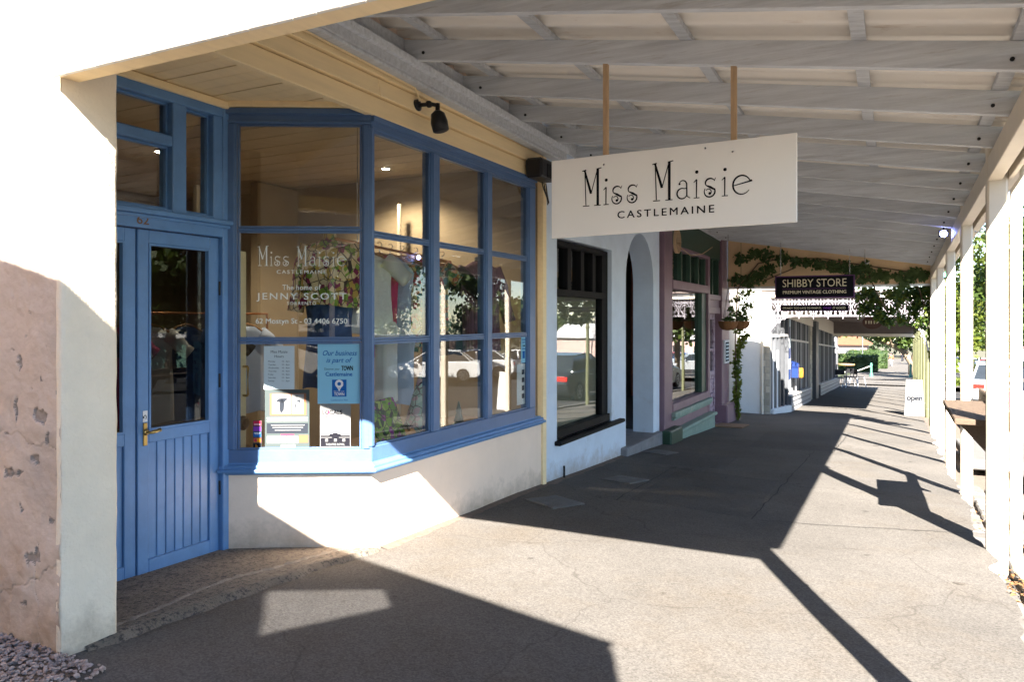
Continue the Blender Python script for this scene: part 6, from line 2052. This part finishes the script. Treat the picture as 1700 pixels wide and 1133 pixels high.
# bollards and rope
for (x, y, lab) in ((-1.5, 60, 'sea green bollard with rope beside the hedge'), (1.05, 61.5, 'sea green bollard at the foot of the leaning tree')):
    z = gz(y)
    r = thing('bollard', lab, 'bollard', (x, y, z), 'sea green bollards at the far corner')
    mb = MB(); mb.lathe([(.13, 0), (.13, .18), (.09, .22), (.075, .3), (.075, .8), (.1, .83), (.1, .88), (.075, .9), (.08, .97), (.03, 1.03)], (x, y, z), 14); mb.build('post', 'verdigris', r)
    mb = MB(); mb.lathe([(.135, 0), (.15, .03), (.135, .06)], (x, y, z - .02), 14); mb.build('foot', 'verdigris', r)
mb = MB(); mb.tube([(-1.55 - 2.9 * t, 60, gz(60) + .8 - .5 * math.sin(PI * t * .9)) for t in lin(0, 1, 14)], .03, 6); tag(mb.build('rope', 'rope', smooth=True), 'white rope sagging from the bollard towards the cafe', 'rope')
# pink house, grey shed, far poles
hs = thing('pink_house', 'pale pink house with terracotta hipped roof beyond the hedges', 'house', (-9, 124, gz(124)))
z = gz(124)
mb = MB(); mb.box(-14, -3.6, 121, 130, z - .5, z + 2.9); mb.build('wall', 'pinkwall', hs)
mb = MB(); mb.add([(-14.6, 120.4, z + 2.9), (-3, 120.4, z + 2.9), (-3, 130.6, z + 2.9), (-14.6, 130.6, z + 2.9), (-10.5, 125.5, z + 5.2), (-7, 125.5, z + 5.2)], [(0, 1, 5, 4), (1, 2, 5), (2, 3, 4, 5), (3, 0, 4), (3, 2, 1, 0)]); mb.build('roof', 'terracotta', hs)
for x in (-12.5, -9.5, -6.5):
    mb = MB(); mb.box(x, x + 1.2, 120.94, 121.05, z + .9, z + 2.2); wn_ = mb.build('window', 'paper', hs)
    mb = MB(); mb.box(x + .1, x + 1.1, 120.9, 120.935, z + 1, z + 2.1); mb.build('pane', 'carglass', wn_)
gr = thing('grey_roofed_building', 'low building with grey metal roof behind the car park', 'building', (17, 108, gz(108)))
z = gz(108)
mb = MB(); mb.box(13.2, 40, 104, 114, z - 1, z + 3.3); mb.build('wall', 'pinkwall', gr)
mb = MB(); mb.add([(12.7, 103.5, z + 3.3), (40, 103.5, z + 3.3), (40, 114.5, z + 3.3), (12.7, 114.5, z + 3.3), (12.7, 109, z + 5.4), (40, 109, z + 5.4)], [(0, 1, 5, 4), (2, 3, 4, 5), (0, 4, 3), (1, 2, 5), (3, 2, 1, 0)]); mb.build('roof', 'sheettop', gr)
for k in range(6):
    mb = MB(); mb.box(14 + k * 3, 15.6 + k * 3, 103.94, 104.05, z + .8, z + 2.4); mb.build('window', 'carglass', gr)
for i, (x, y, h) in enumerate(((-2.9, 84, 4.2), (3.2, 52.5, 5.5))):
    z = gz(y)
    r = thing('light_pole', ('slim pole standing behind the clipped hedge', 'slim pole at the side street corner')[i], 'pole', (x, y, z))
    mb = MB(); mb.tube([(x, y, z), (x, y, z + h)], [.06, .045], 8); mb.build('shaft', 'slat', r)
    mb = MB(); mb.tube([(x, y, z + h), (x - .1, y, z + h + .1), (x - .7, y, z + h + .15)], .03, 6); mb.box(x - .95, x - .6, y - .08, y + .08, z + h + .1, z + h + .17); mb.build('lamp_arm', 'slat', r)
# dark street lamp bracket glimpsed past the downpipe
r = thing('street_lamp', 'dark curved street lamp glimpsed right of the downpipe', 'street lamp', (4.6, 33, gz(33)))
z = gz(33)
mb = MB(); mb.tube([(4.75, 33, z - .2), (4.75, 33, z + 7.6), (4.68, 33, z + 8.1), (4.3, 33, z + 8.3), (4.0, 33, z + 8.2)], [.09, .06, .05, .045, .04], 8); mb.build('shaft', 'slat', r, smooth=True)
mb = MB(); mb.lathe([(.05, .1), (.22, -.1), (.2, -.16), (.05, -.2)], (4.0, 33, z + 8.2), 14); mb.build('lamp_head', 'slat', r)
# backdrop of distant trees
rr = random.Random(3)
cl = []
for k in range(90):
    x = rr.uniform(-90, 140); y = 200 + rr.uniform(0, 60)
    cl.append(((x, y, gz(y) + rr.uniform(3, 9)), (6, 6, rr.uniform(3, 6)), 190))
tag(leaves('far_treeline', cl, 1.3, 'conif', None, kind='stuff', seed=80), 'far belt of dark trees closing the street', 'trees')
# grass tufts at the verge by the lace verandah
rr = random.Random(5)
cl = [((rr.uniform(2.3, 3.2), rr.uniform(41, 60), 0), (.2, .25, .18), 40) for k in range(50)]
cl = [((c[0], c[1], gz(c[1]) + .15), r_, n) for c, r_, n in cl]
tag(leaves('verge_plants', cl, .16, 'leafy', None, kind='stuff', seed=81), 'yellow green planting strip beside the road', 'plants')


# ------------------------------------------------------------------ pedestrians
def person(lab, x, y, rz, mat_top, mat_leg, stride=.32):
    z = gz(y) + .02
    r = thing('person', lab, 'person', (x, y, z), None, rz if rz else .001)
    pts = {'pel': (0, 0, .95), 'wst': (0, .01, 1.12), 'chs': (0, .0, 1.34), 'nck': (0, .0, 1.48), 'hd': (0, .02, 1.58), 'top': (0, .01, 1.70)}
    edges = [('pel', 'wst'), ('wst', 'chs'), ('chs', 'nck'), ('nck', 'hd'), ('hd', 'top')]
    rad = {'pel': .15, 'wst': .13, 'chs': .15, 'nck': .06, 'hd': .09, 'top': .07}
    for s, q in ((-1, 'l'), (1, 'r')):
        f = s * stride
        pts.update({q + 'hip': (s * .09, 0, .9), q + 'kn': (s * .1, f * .45 + .05, .5), q + 'an': (s * .1, f, .09), q + 'to': (s * .11, f + .17, .03),
                    q + 'sh': (s * .19, 0, 1.42), q + 'el': (s * .25, -f * .35 - .03, 1.13), q + 'wr': (s * .25, -f * .7 + .05, .9), q + 'hn': (s * .25, -f * .8 + .07, .82)})
        rad.update({q + 'hip': .1, q + 'kn': .065, q + 'an': .045, q + 'to': .035, q + 'sh': .065, q + 'el': .045, q + 'wr': .032, q + 'hn': .03})
        edges += [('pel', q + 'hip'), (q + 'hip', q + 'kn'), (q + 'kn', q + 'an'), (q + 'an', q + 'to'), ('chs', q + 'sh'), (q + 'sh', q + 'el'), (q + 'el', q + 'wr'), (q + 'wr', q + 'hn')]
        for k in range(4):
            nm = f'{q}f{k}'
            pts[nm] = (s * .25 + (k - 1.5) * .004, -f * .8 + .07 + (k - 1.5) * .022, .74 + .008 * abs(k - 1.5)); rad[nm] = .009; edges.append((q + 'hn', nm))
        pts[q + 'th'] = (s * .25 - s * .03, -f * .8 + .12, .8); rad[q + 'th'] = .01; edges.append((q + 'hn', q + 'th'))
    ks = list(pts)
    me = bpy.data.meshes.new('body')
    me.from_pydata([pts[k] for k in ks], [(ks.index(a), ks.index(b)) for a, b in edges], [])
    o = link('body', me, 'skin', r, fixn=False)
    m = o.modifiers.new('skin', 'SKIN')
    for i, k in enumerate(ks):
        me.skin_vertices[0].data[i].radius = (rad[k], rad[k])
        me.skin_vertices[0].data[i].use_root = (k == 'pel')
    ss = o.modifiers.new('sub', 'SUBSURF'); ss.levels = 1; ss.render_levels = 1
    mb = MB()
    mb.tube([(0, 0, .9), (0, .01, 1.1), (0, 0, 1.35), (0, 0, 1.49)], [.185, .165, .19, .09], 14)
    for s in (-1, 1): mb.tube([(s * .17, 0, 1.44), (s * .25, -s * stride * .35 - .03, 1.13), (s * .25, -s * stride * .7 + .05, .92)], [.085, .065, .05], 10)
    mb.build('jacket', mat_top, r, smooth=True)
    mb = MB()
    for s in (-1, 1): mb.tube([(s * .085, 0, .95), (s * .1, s * stride * .45 + .05, .5), (s * .1, s * stride, .1)], [.125, .09, .065], 10)
    mb.build('trousers', mat_leg, r, smooth=True)
    mb = MB(); mb.lathe([(.03, .115), (.09, .09), (.107, .02), (.095, -.05), (.06, -.06)], (0, -.015, 1.62), 14); mb.build('hair', 'cloth_d', r, smooth=True)
    mb = MB(); mb.lathe([(.002, 0), (.012, -.03), (.002, -.04)], (0, .12, 1.6), 6)
    for s in (-1, 1): mb.lathe([(.004, 0), (.012, .008), (.004, .016)], (s * .035, .1, 1.615), 6)
    mb.build('face', 'skin', r)
    return r


person('pedestrian in dark clothes walking away down the far path', 1.25, 150, PI, 'cloth_d', 'cloth_d')
person('pedestrian in brown top and pale trousers beside the far hedge', -.35, 104, .9, 'cloth_b', 'cwhite', .2)

# dry leaves caught at the foot of the post
rr = random.Random(12)
mb = MB()
for k in range(170):
    x = rr.gauss(.78, .12); y = rr.choice((rr.gauss(5.95, .16), rr.gauss(5.95, .16), rr.uniform(4.6, 9)))
    if x < .6: x = .6 + rr.random() * .1
    a = rr.uniform(0, 6.3); l_ = rr.uniform(.015, .035)
    z = gz(y) - .172 + rr.uniform(0, .025)
    c_, s_ = math.cos(a) * l_, math.sin(a) * l_
    mb.add([(x - c_, y - s_, z), (x + s_ * .5, y - c_ * .5, z + rr.uniform(.004, .014)), (x + c_, y + s_, z + .003), (x - s_ * .5, y + c_ * .5, z + rr.uniform(.002, .014))], [(0, 1, 2, 3)])
tag(mb.build('leaf_litter', 'leaflitter', kind='stuff'), 'dry brown leaves caught in the gutter around the post foot', 'leaves')

# ------------------------------------------------------------------ corner building across the lane (behind the camera)
nb = thing('lane_corner_building', 'cream building with street verandah on the other side of the lane', 'building', (XF, -5, -1))
mb = MB(); mb.box(-11, XF, -14, -1.0, -1.6, 4.2); mb.build('wall', 'riser', nb)
mb = MB(); mb.box(XF - .02, XF + .012, -5.2, -3.2, -.5, 1.1); wn_ = mb.build('window', 'carglass', nb)


def zc(x): return 1.66 + .232 * (.6 - x)


# roof slab; its opening is added to throw the light patch at the doorway
hole = [(-1.07, -1.44), (-.60, -.98), (-.42, -1.13), (-.68, -1.78)]
outer = [(XF - .3, -14), (.6, -14), (.6, -.71), (XF - .3, -.71)]
mb = MB()
def P3(p, dz=0): return (p[0], p[1], zc(p[0]) + dz)
# ring of quads between the outer edge and the opening (same winding)
hole = [hole[3], hole[2], hole[1], hole[0]]
fs = [(4, 5, 6, 7)]
qs = [(0, 1, 4, 7), (1, 2, 5, 4), (2, 3, 6, 5), (3, 0, 7, 6)]
v = [P3(p) for p in outer + hole] + [P3(p, -.015) for p in outer + hole]
mb.add(v, qs + [tuple(i + 8 for i in q)[::-1] for q in qs] + [(0, 8, 9, 1), (1, 9, 10, 2), (2, 10, 11, 3), (3, 11, 8, 0), (4, 5, 13, 12), (5, 6, 14, 13), (6, 7, 15, 14), (7, 4, 12, 15)])
mb.build('verandah_roof', 'sheettop', nb)
MT['patchfilter'] = glass_mat('patch_filter_sheet', tint=(.6, .605, .62))
mb = MB(); mb.add([P3(p, -.004) for p in hole] + [P3(p, -.007) for p in hole], [(0, 1, 2, 3), (7, 6, 5, 4), (0, 4, 5, 1), (1, 5, 6, 2), (2, 6, 7, 3), (3, 7, 4, 0)]); mb.build('light_patch_filter', 'patchfilter', nb)  # added tinted filler, dims the light patch thrown through the opening
mb = MB(); mb.box(.5, .595, -14, -.72, 1.30, 1.6); mb.build('verandah_beam', 'creampost', nb)
for y in (-4.2, -8.4, -12.6):
    mb = MB(); mb.box(.5, .6, y, y + .1, gz(y) - .2, 1.3); mb.build('post', 'creampost', nb)
